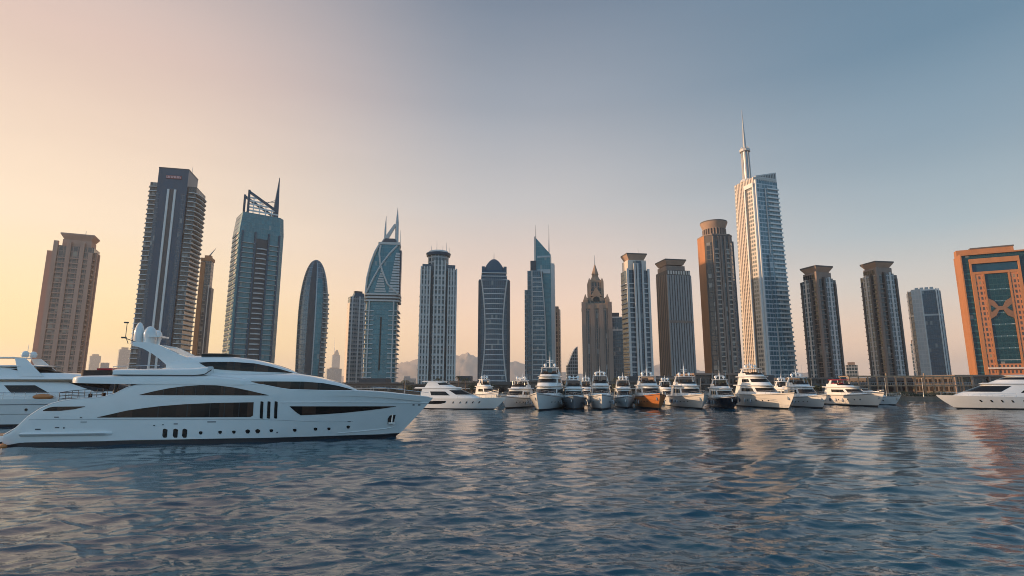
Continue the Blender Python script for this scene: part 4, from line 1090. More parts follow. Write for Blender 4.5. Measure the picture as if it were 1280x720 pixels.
def yacht(label, pstem, pwl, heading, L_, B, F, hullm=GEL, tiers=2, mast=3.0, top=GEL, arch=True, fend=True, canopy=None, rake=None, bow=1.3, name='motor_yacht', group='motor yachts moored along the quay', Hs=1.0, dark_hull_top=None):
    """pstem: pixel of the bow at the waterline; heading: where the bow points, 0 towards the camera, positive to the right of it"""
    r0 = ray(pstem, pwl); tt = -CAMH/r0.z; st = Vector((0,0,CAMH))+r0*tt
    hd = Vector((math.sin(R(heading)), -math.cos(R(heading)), 0))
    rake = rake if rake is not None else .13*L_
    stem, sheer, pt = hull_fn(L_, B, F, rake, bow)
    org = st-hd*stem(0)
    r = thing(name, label, 'yacht', (org.x, org.y, 0), math.atan2(hd.y, hd.x), group)
    ss = list(np.linspace(0, 1, 30)**.8)
    ks = [.10,.3,.5,.7,.85,1.0]
    h = MB()
    for sd in (1, -1): h.loft(hull_grid(pt, ks, ss, sd), caps=False, closed=False)
    z0 = [pt(0, k) for k in ks]
    h.add([(u,w_,z) for u,w_,z in z0]+[(u,-w_,z) for u,w_,z in z0], [(i,i+1,len(ks)+i+1,len(ks)+i) for i in range(len(ks)-1)])
    h.build('hull', hullm, r, smooth=True)
    b = MB(); kb = [-.3, 0, .10]
    for sd in (1, -1): b.loft(hull_grid(pt, kb, ss, sd), caps=False, closed=False)
    z0 = [pt(0, k) for k in kb]
    b.add([(u,w_,z) for u,w_,z in z0]+[(u,-w_,z) for u,w_,z in z0], [(i,i+1,4+i,3+i) for i in range(2)])
    b.build('boot_stripe', BOOT, r, smooth=True)
    # deck with a toe rail
    dk = [pt(s, .955) for s in ss]
    d = MB(); d.add([(u,w_-.02,z) for u,w_,z in dk]+[(u,-w_+.02,z) for u,w_,z in dk], [(i,i+1,len(ss)+i+1,len(ss)+i) for i in range(len(ss)-1)])
    d.build('deck', BEIGE, r)
    rail = [pt(s, 1) for s in ss if s > .45]
    rl = MB()
    for sd in (1, -1):
        pts = [(u-.08, sd*max(w_-.08, .01), z+.75) for u,w_,z in rail]
        rl.path(pts, .03, 5); rl.path([(x,y,z-.35) for x,y,z in pts], .018, 4)
        for p in pts[::2]: rl.tube((p[0],p[1],p[2]-.78), p, .022, .022, 4)
    rl.build('bow_rail', STEEL, r)
    rb = MB()
    for sd in (1, -1): rb.path([(u, sd*(w_+.02), z) for u,w_,z in (pt(s, .93) for s in ss)], .06, 5)
    rb.build('rub_rail', top if hullm is NAVY else GREYD, r)
    # portholes
    for sd in (1, -1):
        for s in (.40,.48,.56,.66,.74):
            u, w_, z = pt(s, .55); u2, w2, _ = pt(s+.01, .55); nrm = Vector((-(w2-w_), (u2-u)*1, 0)).normalized()
            c0 = Vector((u, w_, z)); q = nrm*.05
            MB().tube((c0.x-q.x, sd*(c0.y-q.y), z), (c0.x+q.x, sd*(c0.y+q.y), z), .19, .19, 10).build('porthole', DGLASS, r)
    # anchor on the bow
    u, w_, z = pt(.955, .72)
    MB().box(u-.25, u+.25, -w_-.10, -w_+.02, z-.55, z+.1).tube((u,-w_-.12,z-.5), (u,-w_-.12,z+.3), .06).build('anchor', STEEL, r)
    # deckhouses
    zD = F*.96; wb = B/2
    th = 2.35*Hs
    # coach roof on the foredeck
    cr = Tier(L_*.40, L_*.80, wb*.62, sheer(.6)*.9, sheer(.6)*.9+.75, 2.2, 0, .2, 2.4)
    cr.shell().build('coach_roof', top, r, smooth=True)
    T1 = Tier(L_*.10, L_*.68, wb*.88, zD, zD+th, L_*.15, .2, .12, 2.7)
    T1.shell().build('saloon', top, r, smooth=True)
    T1.band(.36, .80, 13, 32).build('windscreen', DGLASS, r, smooth=True)
    T1.band(.36, .74, 33, 42).build('side_window', DGLASS, r, smooth=True); T1.band(.36, .74, 3, 12).build('side_window', DGLASS, r, smooth=True)
    z = zD+th
    MB().loft([ringp(L_*.06, L_*.56, wb*.84, z, 3), ringp(L_*.06, L_*.57, wb*.87, z+.16, 3), ringp(L_*.06, L_*.55, wb*.83, z+.30, 3)]).build('deck_overhang', top, r, smooth=True)
    z += .30; last = T1
    if tiers >= 3:
        T2 = Tier(L_*.14, L_*.53, wb*.78, z, z+th*.92, L_*.12, .3, .12, 2.7)
        T2.shell().build('bridge_deck', top, r, smooth=True)
        T2.band(.34, .78, 12, 33).build('windscreen', DGLASS, r, smooth=True)
        T2.band(.34, .74, 34, 42).build('side_window', DGLASS, r, smooth=True); T2.band(.34, .74, 3, 11).build('side_window', DGLASS, r, smooth=True)
        z += th*.92
        MB().loft([ringp(L_*.10, L_*.44, wb*.76, z, 3), ringp(L_*.10, L_*.45, wb*.78, z+.14, 3), ringp(L_*.10, L_*.43, wb*.74, z+.26, 3)]).build('deck_overhang', top, r, smooth=True)
        z += .26; u0, u1, ww = L_*.13, L_*.38, wb*.66
    else:
        u0, u1, ww = L_*.12, L_*.46, wb*.70
    fb = Tier(u0, u1, ww, z, z+.85*Hs, 1.2, 0, .05)
    fb.shell().build('flybridge', top, r, smooth=True)
    fb.band(.45, 1.0, 9, 36, .02).build('flybridge_screen', DGLASS, r, smooth=True)
    for sd in (1, -1): MB().box(u0+.5, u0+2.6, sd*ww*.45-.5, sd*ww*.45+.5, z+.85*Hs, z+1.1*Hs+.1).build('seat', SEAT if canopy is None else REDC, r)
    zt = z+.85*Hs
    if arch:
        ux = u0+1.2; zz = zt+1.15*Hs
        for sd in (1, -1):
            MB().loft([[(ux-.5,sd*ww*.95-.12,zt-.5),(ux+.7,sd*ww*.95-.12,zt-.5),(ux+.7,sd*ww*.95+.12,zt-.5),(ux-.5,sd*ww*.95+.12,zt-.5)],
                    [(ux+.2,sd*ww*.78-.1,zz),(ux+1.0,sd*ww*.78-.1,zz),(ux+1.0,sd*ww*.78+.1,zz),(ux+.2,sd*ww*.78+.1,zz)]]).build('arch_leg', top, r)
        MB().loft([ringp(ux-.6, ux+(u1-ux)*.75, ww*.86, zz, 3.5), ringp(ux-.6, ux+(u1-ux)*.8, ww*.88, zz+.12, 3.5), ringp(ux-.5, ux+(u1-ux)*.7, ww*.82, zz+.22, 3.5)]).build('hardtop', canopy or top, r, smooth=True)
        zt = zz+.22
        for sd in (1, -1):
            p = MB(); p.tube((ux+(u1-ux)*.55, sd*ww*.75, z+.8*Hs), (ux+(u1-ux)*.5, sd*ww*.75, zz+.05), .05); p.build('hardtop_post', STEEL, r)
        um = ux+.8
    else: um = u0+1.5
    # mast with domes, radar and whips
    if mast:
        m_ = MB(); m_.tube((um,0,zt-.1), (um-.25,0,zt+mast*.62), .20, .11); m_.tube((um-.25,0,zt+mast*.62), (um-.3,0,zt+mast), .05, .02)
        m_.tube((um-.2,-.9,zt+mast*.42), (um-.2,.9,zt+mast*.42), .06); m_.build('mast', top, r)
        MB().box(um+.1, um+.3, -.75, .75, zt+mast*.30, zt+mast*.30+.14).tube((um+.2,0,zt+mast*.1), (um+.2,0,zt+mast*.3), .12).build('radar_scanner', top, r)
        for sd in (1, -1):
            dm = MB(); dm.ell((um-.1, sd*ww*.48, zt+.55), .40, .40, .45, 12, 7, -.5); dm.tube((um-.1, sd*ww*.48, zt-.1), (um-.1, sd*ww*.48, zt+.4), .18); dm.build('satellite_dome', top, r, smooth=True)
            MB().tube((um-.4, sd*ww*.78, zt), (um-.7, sd*ww*.80, zt+mast*.9+.6), .03, .012, 4).build('whip_antenna', STEEL, r)
    if fend:
        for sd in (1, -1):
            for s in (.12,.24,.36,.48):
                u, w_, zf = pt(s, .5)
                f_ = MB(); f_.ell((u, sd*(w_+.24), zf), .22, .22, .55, 10, 8, -.98); f_.tube((u,sd*(w_+.2),zf+.5), (u,sd*(w_-.02),sheer(s)), .02, .02, 4)
                f_.build('fender', FENDB if s in (.24,) else RUBBER, r, smooth=True)
    return r

yacht('white yacht bow on, second moored boat right of the hero yacht bow, small sun canopy', 632, 510.8, -19, 19, 6.4, 2.5, tiers=2, mast=1.2, Hs=.95)
yacht('large white yacht with tall white mast, in front of the slant topped teal tower', 674, 513.8, -12, 27, 7.9, 3.1, tiers=3, mast=4.2, bow=1.35)
yacht('small grey hulled white yacht between the tall masted yacht and gothic tower yacht', 717, 512.2, -7, 17, 6.3, 2.6, hullm=GREYH, tiers=2, mast=1.4, Hs=.95)
yacht('white bow on yacht directly below the gothic tower', 752.5, 512.5, -8, 22, 6.4, 3.0, tiers=2, mast=2.4, bow=1.25, Hs=1.1)
yacht('narrow white yacht left of the orange hulled yacht', 784, 510.3, -7, 18, 5.6, 2.4, tiers=2, mast=2.0)
yacht('orange hulled yacht with white deckhouse and several antennas', 823, 511.8, -4, 22, 7.0, 3.0, hullm=ORANGEP, tiers=2, mast=3.0, Hs=1.1)
yacht('white yacht with tall mast below the finned brown tower', 877, 511.6, -4, 24, 7.8, 2.9, hullm=GELW, tiers=2, mast=4.4, Hs=1.1)
yacht('dark navy hulled yacht below the round crowned brown tower', 917, 511, -8, 20, 6.2, 2.5, hullm=NAVY, tiers=2, mast=2.6)
yacht('large white yacht with sunlit flank below the tallest white tower', 985, 512, 0, 29, 8.0, 3.4, hullm=GELW, tiers=3, mast=2.8, bow=1.2, Hs=.95)
yacht('white yacht with thin mast, between the largest moored yacht and the red canopy one', 1028, 510.8, -8, 24, 6.6, 2.7, tiers=2, mast=3.2, Hs=1.1)
yacht('white yacht with red canopy and red seats', 1097, 508.6, 3, 24, 6.4, 3.0, hullm=GELW, tiers=2, mast=0, canopy=REDC, Hs=.9, fend=True)
yacht('small pale boat mostly hidden behind the bow of the yacht with red canopy', 1119, 506.5, 22, 15, 4.4, 2.2, tiers=2, mast=0, arch=False, Hs=.6, fend=False)
yacht('small white flybridge boat behind the sporty yacht near the hero bow', 620, 505.5, 25, 15, 5.0, 3.0, tiers=2, mast=1.6, Hs=.95)

yacht('small white second row boat in the gap right of the orange hulled yacht', 841, 507.4, -4, 15, 4.8, 2.3, tiers=2, mast=1.8, Hs=.95)
yacht('small white second row boat left of the yacht below the gothic tower', 735, 507.6, -5, 15, 4.8, 2.4, tiers=2, mast=2.6, Hs=.95)
yacht('small white second row boat left of the large tall masted yacht', 660, 507.6, 8, 15, 4.8, 2.4, tiers=2, mast=2.2, Hs=.95)
yacht('small grey hulled second row boat, rightmost of the boats behind', 996, 506.8, -4, 15, 4.8, 2.3, hullm=GREYH, tiers=2, mast=2.4, Hs=.95)
# low sporty yacht with slashed windows beyond the hero bow, and the two tall ones behind the hero stern
def sport(label, pstem, pwl, heading, L_, B, F, Hs=1.0, group='motor yachts moored along the quay', arch=True, name='sport_yacht', fwd=.74, rk2=.14, sw=(36,43), au=0.0, hw=True):
    r0 = ray(pstem, pwl); st = Vector((0,0,CAMH))+r0*(-CAMH/r0.z)
    hd = Vector((math.sin(R(heading)), -math.cos(R(heading)), 0))
    stem, sheer, pt = hull_fn(L_, B, F, .14*L_, 1.12, 1.9, 3.0)
    org = st-hd*stem(0)
    r = thing(name, label, 'yacht', (org.x, org.y, 0), math.atan2(hd.y, hd.x), group)
    ss = list(np.linspace(0, 1, 36)**.8); ks = [.10,.3,.5,.7,.85,1.0]
    h = MB()
    for sd in (1, -1): h.loft(hull_grid(pt, ks, ss, sd), caps=False, closed=False)
    z0 = [pt(0, k) for k in ks]; n = len(ks)
    h.add([(u,w_,z) for u,w_,z in z0]+[(u,-w_,z) for u,w_,z in z0], [(i,i+1,n+i+1,n+i) for i in range(n-1)])
    h.build('hull', GEL, r, smooth=True)
    b = MB()
    for sd in (1, -1): b.loft(hull_grid(pt, [-.3,0,.10], ss, sd), caps=False, closed=False)
    b.build('boot_stripe', BOOT, r, smooth=True)
    dk = [pt(s, .96) for s in ss]
    MB().add([(u,w_-.02,z) for u,w_,z in dk]+[(u,-w_+.02,z) for u,w_,z in dk], [(i,i+1,len(ss)+i+1,len(ss)+i) for i in range(len(ss)-1)]).build('deck', TEAK, r)
    # dark hull window and portholes each side
    for sd in (1, -1):
        rows = [[(u, sd*(w_+.03), z) for u,w_,z in (pt(s, k0+(k1-k0)*j) for s, k0, k1 in [(.12,.55,.56),(.17,.48,.72),(.25,.47,.76),(.33,.50,.77),(.38,.60,.77)])] for j in (0,.5,1)]
        if hw: MB().loft(rows, caps=False, closed=False).build('hull_window', DGLASS, r, smooth=True)
        for s in (.47,.55,.62,.69,.76):
            rows = [[(u, sd*(w_+.03), z) for u,w_,z in (pt(s+j*.012, k) for j in (-.5,.5))] for k in (.55,.72)]
            MB().loft(rows, caps=False, closed=False).build('porthole', DGLASS, r)
    th = 2.3*Hs
    T1 = Tier(L_*.06, L_*fwd, B*.43, F*.97, F*.97+th, L_*.26, .4, .16, 2.8)
    T1.shell().build('saloon', GEL, r, smooth=True)
    T1.band(.34, .74, 45-sw[1], 45-sw[0]).build('side_window', DGLASS, r, smooth=True); T1.band(.34, .74, *sw).build('side_window', DGLASS, r, smooth=True)
    T1.band(.42, .88, 11, 34).build('windscreen', DGLASS, r, smooth=True)
    z = F*.97+th
    MB().loft([ringp(0, L_*(fwd-.24), B*.37, z, 3), ringp(-.4, L_*(fwd-.23), B*.39, z+.18, 3), ringp(0, L_*(fwd-.26), B*.36, z+.42, 3)]).build('deck_overhang', GEL, r, smooth=True)
    z += .42
    T2 = Tier(L_*.10, L_*(fwd-.30)+L_*(rk2-.14)*.4, B*.31, z, z+1.25*Hs, L_*rk2, .8, .15, 2.8)
    T2.shell().build('bridge_deck', GEL, r, smooth=True)
    T2.band(.45, .80, 8, 37).build('windscreen', DGLASS, r, smooth=True)
    z += 1.25*Hs
    MB().loft([ringp(L_*.07, L_*(fwd-.42), B*.28, z, 3), ringp(L_*.06, L_*(fwd-.41), B*.30, z+.12, 3), ringp(L_*.08, L_*(fwd-.44), B*.26, z+.28, 3)]).build('hardtop', GEL, r, smooth=True)
    if arch:
        for sd in (1, -1): MB().loft([[(au+L_*.05,sd*B*.3-.1,z-1.4),(au+L_*.12,sd*B*.3-.1,z-1.4),(au+L_*.12,sd*B*.3+.1,z-1.4),(au+L_*.05,sd*B*.3+.1,z-1.4)], [(au+L_*.02,sd*B*.22-.1,z+1.3),(au+L_*.05,sd*B*.22-.1,z+1.3),(au+L_*.05,sd*B*.22+.1,z+1.3),(au+L_*.02,sd*B*.22+.1,z+1.3)]]).build('arch_leg', GEL, r)
        MB().box(au+L_*.02, L_*.055, -B*.23, B*.23, z+1.3, z+1.45).build('arch_platform', GEL, r)
        for sd in (1, -1):
            MB().ell((au+L_*.036, sd*.9, z+1.85), .5, .5, .55, 12, 8, -.7).build('satellite_dome', GEL, r, smooth=True)
        MB().tube((au+L_*.03,0,z+1.3), (au+L_*.03,0,z+3.4), .06, .02).box(au+L_*.03-.1, au+L_*.03+.1, -.7, .7, z+2.1, z+2.2).build('mast', GEL, r)
    rl = MB()
    for sd in (1, -1):
        pts = [(u-.08, sd*max(w_-.08,.01), z_+.7) for u,w_,z_ in (pt(s, 1) for s in ss if s > .5)]
        rl.path(pts, .03, 5)
        for p in pts[::3]: rl.tube((p[0],p[1],p[2]-.72), p, .022, .022, 4)
    rl.build('bow_rail', STEEL, r)
    if not hw:                     # side deck: rail, boarding ladder, covered tender, hull lines
        for sd in (1, -1):
            pts = [(u, sd*(w_-.1), z_+.95) for u,w_,z_ in (pt(s, 1) for s in np.linspace(.03,.5,16))]
            q = MB().path(pts, .035, 5); q.path([(x,y,z_-.45) for x,y,z_ in pts], .02, 4)
            for p in pts: q.tube((p[0],p[1],p[2]-1.0), p, .03, .03, 4)
            q.build('side_rail', STEEL, r)
            for k, rad in ((.80,.05),(.46,.03)):
                MB().path([(u, sd*(w_+.01), z_) for u,w_,z_ in (pt(s, k) for s in np.linspace(0,.97,40))], rad, 5).build('rub_rail', GREYD, r)
            for s in (.16,.20,.30,.34,.44,.48):
                u, w_, z_ = pt(s, .62); MB().tube((u,sd*(w_-.05),z_), (u,sd*(w_+.035),z_), .2, .2, 10).build('porthole', DGLASS, r)
        lo = P(31, 486, 76.5)-Vector(r.location); hx = lo.dot(hd)
        for sd in (-1,):
            MB().ell((hx, sd*B*.46, F+.30), 1.35, .42, .42, 16, 8, -.8).build('tender_cover', ORANGEP, r, smooth=True)
        MB().loft([[(x, y, F*.97+th+z_) for x, y in ((-.6,-B*.40),(L_*(fwd-.24),-B*.36),(L_*(fwd-.24),B*.36),(-.6,B*.40))] for z_ in (-.16, -.02)]).build('warm_soffit', TEAK, r)  # brown sheet stands for warm light bounced up under the overhang
    return r
sport('low white sporty yacht with slashed dark windows, just beyond the hero bow', 617, 512.0, 72, 23, 5.6, 2.6, arch=False)
sport('tall white yacht behind the hero stern, cut by the left picture edge', 280, 529, 100, 44, 8.0, 3.9, Hs=1.2, rk2=.30, sw=(38,42), au=8.2, hw=False, group='large yachts moored at the sides of the view', name='motor_yacht')
sport('large cream white yacht cut by the right picture edge, bow pointing left', 1196, 511, -98, 31, 8.0, 3.0, Hs=1.3, fwd=.90, sw=(37,42), group='large yachts moored at the sides of the view', name='motor_yacht')
# ------------------------------------------------------------------ the large yacht in front
def hero():
    AL = R(10.5); O = Vector((-48.4, 59.5, 0))
    f = Vector((math.cos(AL), math.sin(AL), 0)); nn = Vector((math.sin(AL), -math.cos(AL), 0))
    r = thing('superyacht', 'large sleek white yacht nearest the camera, seen side on with radar domes', 'yacht', tuple(O), AL)
    C = Vector((0,0,CAMH))
    def uz(px, py, w):
        d = ray(px, py); t = (O+nn*w-C).dot(nn)/d.dot(nn); q = C+d*t
        return (q-O).dot(f), q.z
    def curve(pts, w, smooth=1):
        a = np.array([uz(x, y, w if not callable(w) else w(x)) for x, y in pts]); a = a[np.argsort(a[:,0])]
        def g(u):
            if smooth <= 0: return float(np.interp(u, a[:,0], a[:,1]))
            return float(np.mean(np.interp(np.linspace(u-.45*smooth, u+.45*smooth, 7), a[:,0], a[:,1])))
        g.u0, g.u1 = a[0,0], a[-1,0]
        return g
    HB = 4.3
    wpx = lambda x: HB*(1-max(0, (x-330)/211)**2.3) if x < 541 else 0
    stem_w = uz(495, 545, .0)[0]; stem_t, ztip = uz(541.5, 497, .0)
    u_st = uz(3, 545, HB)[0]
    topc = curve([(2,545),(8,543),(14,540),(22,532),(30,524),(40,516.5),(50,510.5),(60,506),(70,502.5),(85,500),(105,498.5),(127,497),(141,493.5),(155,485.5),(170,481.5),(200,479.5),(300,479.5),(330,481.5),(345,485),(360,487.5),(400,488.5),(445,489),(480,491),(510,494),(541.4,497.3)], wpx, .8)
    def stem(k): return stem_w+(stem_t-stem_w)*max(0,k)**.92
    def sheer(s): return topc(u_st+s*(stem_t-u_st))
    def pt(s, k):
        kk = max(0, k); u = u_st+s*(stem(kk)-u_st)
        p = 1.75+1.0*kk; q = max(0, (s-.42)/.58)
        w_ = HB*(1-q**p)*(1-.05*(1-kk)-.03*kk**4)
        if k < 0: w_ *= 1+.7*k
        return u, max(w_, .01), sheer(s)*k
    def side(u, z):
        s = (u-u_st)/(stem_t-u_st)
        for _ in range(12):
            k = min(1, max(0, z/max(.1, sheer(min(1, s))))); s = (u-u_st)/(stem(k)-u_st)
        return pt(min(1, max(0, s)), k)[1]
    ss = list(np.linspace(0, 1, 90)); ks = [.075,.15,.25,.35,.45,.55,.65,.75,.85,.93,1]
    h = MB()
    for sd in (-1, 1): h.loft([[(u, sd*w_, max(z, .34 if k == .075 else z)) for u,w_,z in (pt(s,k) for s in ss)] for k in ks], caps=False, closed=False)
    e = [pt(0, k) for k in ks]; n = len(ks)
    h.add([(u,w_,z) for u,w_,z in e]+[(u,-w_,z) for u,w_,z in e], [(i,i+1,n+i+1,n+i) for i in range(n-1)])
    hull = h.build('hull', GEL, r, smooth=True)
    b = MB()
    for sd in (-1, 1):
        rows = []
        for z in (-.8, -.2, .1, .40):
            rows.append([(pt(s, 0)[0] if z < .2 else pt(s, z/max(1.2, sheer(s)))[0], sd*(pt(s,.05)[1]*(1 if z > -.5 else .8)+.012), z) for s in ss])
        b.loft(rows, caps=False, closed=False)
    b.build('boot_stripe', BOOT, r, smooth=True)
    dk = [pt(s, 1) for s in ss]
    MB().add([(u,w_-.06,z-.55) for u,w_,z in dk[6:-3]]+[(u,-w_+.06,z-.55) for u,w_,z in dk[6:-3]], [(i,i+1,len(dk)-9+i+1,len(dk)-9+i) for i in range(len(dk)-10)]).build('deck', TEAK, r)
    m = MB()
    for sd in (-1, 1): m.path([(u, sd*(w_-.05), z+.02) for u,w_,z in dk[:-1:2]], .07, 6)
    m.build('bulwark_cap', GEL, r, smooth=True)

    def patch(name, mat, lo, hi, fn, off=.03, nu=40, both=True, w=HB, nv=4, parent=r):
        """a pane that follows the side it sits in; lo, hi: its lower and upper edge in the photograph"""
        cl, ch = curve(lo, w, 0), curve(hi, w, .35)
        u0, u1 = max(cl.u0, ch.u0), min(cl.u1, ch.u1); o = None
        for sd in ((-1, 1) if both else (-1,)):
            rows = [[] for _ in range(nv+1)]
            for u in np.linspace(u0, u1, nu):
                a, c_ = cl(u), ch(u); c_ = max(c_, a+.005)
                for j in range(nv+1):
                    z = a+(c_-a)*j/nv; rows[j].append((u, sd*(fn(u, z)+off), z))
            q = MB().loft(rows, caps=False, closed=False).build(name, mat, parent, smooth=True)
            o = o or q
        return o, (cl, ch)
    def mullions(o, cc, fn, pxs, w=HB, off=.045, wd=.05):
        cl, ch = cc
        for x in pxs:
            u = uz(x, 490, w)[0]; rows = []
            for j in range(5):
                z = cl(u)+(ch(u)-cl(u))*j/4; rows.append([(u-wd, -(fn(u,z)+off), z), (u+wd, -(fn(u,z)+off), z)])
            MB().loft(rows, caps=False, closed=False).build('mullion', BLACK, o)
    WIN = pmat('yacht_side_glass', (.016,.011,.010), .04, spec=.3)
    wt = WIN.node_tree; wb_ = wt.nodes['Principled BSDF']                  # blinds, brown interiors and brown reflections painted into the tinted panes
    wc = wt.nodes.new('ShaderNodeTexCoord'); wsx = wt.nodes.new('ShaderNodeSeparateXYZ'); wt.links.new(wc.outputs['Object'], wsx.inputs[0])
    wn_ = wt.nodes.new('ShaderNodeTexWhiteNoise'); wn_.noise_dimensions = '1D'
    wt.links.new(M('FLOOR', M('DIVIDE', wsx.outputs[0], 1.35, tree=wt), tree=wt), wn_.inputs['W'])
    wm = wt.nodes.new('ShaderNodeMix'); wm.data_type = 'RGBA'; wm.inputs[6].default_value = (.010,.008,.008,1); wm.inputs[7].default_value = (.085,.045,.030,1)
    wt.links.new(M('POWER', wn_.outputs['Value'], 2.2, tree=wt), wm.inputs[0]); wt.links.new(wm.outputs[2], wb_.inputs['Base Color'])
    o, cc = patch('saloon_window', WIN, [(121,522),(135,522),(312,521.5),(316.5,519)], [(121,521.6),(135,518.5),(158,513.2),(180,510),(200,507.6),(230,505.3),(264,503.8),(316.5,502.8)], side, nu=60)
    mullions(o, cc, side, (200,236,264,282,300))
    o, cc = patch('upper_window', WIN, [(174,493.8),(335,494.3)], [(174,493.4),(190,489.5),(211,485.2),(230,482.8),(250,481.3),(270,481.6),(290,484),(310,488),(335,494)], side, nu=50)
    mullions(o, cc, side, (204,220,229,244,256,280))
    patch('forward_window', WIN, [(361,508.4),(368,515),(374,519.6),(400,518.6),(430,516.5),(460,513.4),(480,510.8),(495,508.4)], [(361,508),(495,508)], side, nu=40, w=wpx)
    patch('quarter_window', WIN, [(53,513.8),(75,513.6),(93,511.5),(106,508.4)], [(53,513),(60,509.5),(66,508.4),(106,508)], side, nu=24)
    for x in (326,334.8,343.6):
        patch('vertical_port', DGLASS, [(x-2.6,522.5),(x-1.4,523.6),(x+1.4,523.6),(x+2.6,522.5)], [(x-2.6,503),(x-1.4,501.5),(x+1.4,501.5),(x+2.6,503)], side, nu=10, nv=6)
    for x in (205.3,218.5,230):
        patch('oval_port', DGLASS, [(x-3.3,545),(x-1.8,547.3),(x+1.8,547.3),(x+3.3,545)], [(x-3.3,538),(x-1.8,535.8),(x+1.8,535.8),(x+3.3,538)], side, nu=10)
    for x, y, rr in ((250,541,2.3),(274,540.3,2.2),(291,540.2,2.2),(308,539.6,2.8),(320.3,539.4,2.9),(337,538.8,2.2),(366,538.5,2.2),(392,537.3,2.2),(409,537,2.0),(433.6,534.8,2.2)):
        patch('porthole', DGLASS, [(x-rr,y+.5),(x-rr*.5,y+rr),(x+rr*.5,y+rr),(x+rr,y+.5)], [(x-rr,y-.5),(x-rr*.5,y-rr),(x+rr*.5,y-rr),(x+rr,y-.5)], side, nu=8, w=wpx)
    patch('anchor_pocket', BLACK, [(484,530.5),(488,532),(491,532),(494.5,519)], [(484,527),(485.5,520),(494.5,519)], side, nu=10, w=wpx)
    a, za = uz(489.5, 524, 1.4)
    MB().tube((a,-side(a,za)-.12,za-.45), (a+.1,-side(a,za)-.10,za+.5), .09).box(a-.35,a+.4,-side(a,za)-.16,-side(a,za)-.04,za-.6,za-.35).build('anchor', STEEL, r)
    for (x, y, dx, dy) in ((46.5,536.8,3.6,.7),(70.5,534.6,2.8,.6),(79,535,1,.9),(70,521.5,3,.6),(100.5,522,1.4,.6),(104,527.6,4,.4),(517,506.3,1.3,.8),(524,506.3,1.6,.7),(435,528,2,.5),(192,531.8,1.2,.6),(203,531,1,.6),(219,530,2.6,.6),(264,527.5,5.5,.6),(344,541.5,.9,.9)):
        patch('hull_fitting', GREYD, [(x-dx,y+dy),(x+dx,y+dy)], [(x-dx,y-dy),(x+dx,y-dy)], side, nu=4, nv=1, w=wpx, both=False)
    # raised lines along the side
    def line(name, mat, pts, rad, fn=side, w=HB):
        cv = [uz(x, y, w if not callable(w) else w(x)) for x, y in pts]
        us = np.linspace(cv[0][0], cv[-1][0], 50); zs = np.interp(us, [c[0] for c in cv], [c[1] for c in cv])
        for sd in (-1, 1): MB().path([(u, sd*(fn(u,z)+rad*.3), z) for u, z in zip(us, zs)], rad, 6).build(name, mat, r, smooth=True)
    line('rub_rail', GEL, [(350,503.2),(400,503),(450,503),(500,503.4),(536,503.8)], .05, w=wpx)
    line('knuckle_line', pmat('pale_grey_line', (.42,.44,.45), .4), [(35,524.6),(86,524.4),(130,524.4),(200,524.4),(320,524.2),(400,528),(440,528)], .022, w=wpx)
    line('spray_rail', GEL, [(420,543),(450,540.5),(480,537.2),(492,535)], .05, w=wpx)
    # sponson low on the quarter
    mb = MB()
    us = np.linspace(uz(25,543,HB)[0], uz(139,543,HB)[0], 26); zt, zb = uz(80,540.5,HB)[1], uz(80,546.5,HB)[1]
    for sd in (-1, 1):
        rows = []
        for i, u in enumerate(us):
            g = min(1, (len(us)-1-i)/3+.15); w_ = side(u, zt)
            rows.append([(u,sd*(w_-.1),zb+.05),(u,sd*(w_+.20*g),zb+.18),(u,sd*(w_+.30*g),zb+.35),(u,sd*(w_+.27*g),zt-.06),(u,sd*(w_-.1),zt+.06)])
        mb.loft(rows)
    mb.build('sponson', GEL, r, smooth=True)
    # bathing platform
    up = uz(24, 550, HB)[0]; zp0, zp1 = uz(10,556,HB)[1], uz(10,545.5,HB)[1]
    MB().loft([[(x,y,z) for x,y in rrect(up+4.2, HB*1.8, .6, cx=(up-4.2)/2)] for z in (zp0+.25, zp1-.1)]+[[(x,y,zp1) for x,y in rrect(up+4.1, HB*1.76, .6, cx=(up-4.2)/2)]]).build('swim_platform', GEL, r, smooth=True)
    MB().box(-4.0, up-.3, -HB*.85, HB*.85, zp1+.004, zp1+.03).build('platform_teak', TEAK, r)
    MB().box(-3.9, up, -HB*.84, HB*.84, -.6, zp0+.25).build('platform_underside', BOOT, r)

    class Piece:
        def __init__(s, bot, top, W, n=5, front=.35, fp=2.4, back=0, sm=.8, w=None):
            s.zb, s.zt = curve(bot, w or W, sm), curve(top, w or W, sm); s.W, s.n = W, n
            s.u0, s.u1 = max(s.zb.u0, s.zt.u0), min(s.zb.u1, s.zt.u1); s.fr, s.fp, s.bk = front, fp, back
        def wd(s, u):
            f_ = (u-s.u0)/(s.u1-s.u0); q = max(0, (f_-(1-s.fr))/s.fr) if s.fr else 0
            k = (1-q**s.fp)**.8 if q < 1 else 0
            if s.bk: k *= min(1, .55+.45*math.sqrt(max(0, f_/s.bk))) if f_ < s.bk else 1
            return s.W*max(k, .03)
        def side(s, u, z):
            a, b_ = s.zb(u), s.zt(u); k = min(.99, max(0, (z-a)/max(.05, b_-a))); return s.wd(u)*(1-k**s.n)**(1/s.n)
        def mesh(s, nu=60):
            rings = []
            for u in np.linspace(s.u0, s.u1, nu):
                a, b_ = s.zb(u), max(s.zt(u), s.zb(u)+.03); wv = s.wd(u); rg = []
                for i in range(25):
                    th = math.pi*i/24; c_, sn = math.cos(th), math.sin(th)
                    rg.append((u, -wv*math.copysign(abs(c_)**(2/s.n), c_), a+(b_-a)*abs(sn)**(2/s.n)))
                rings.append(rg[::-1])
            return MB().loft(rings)
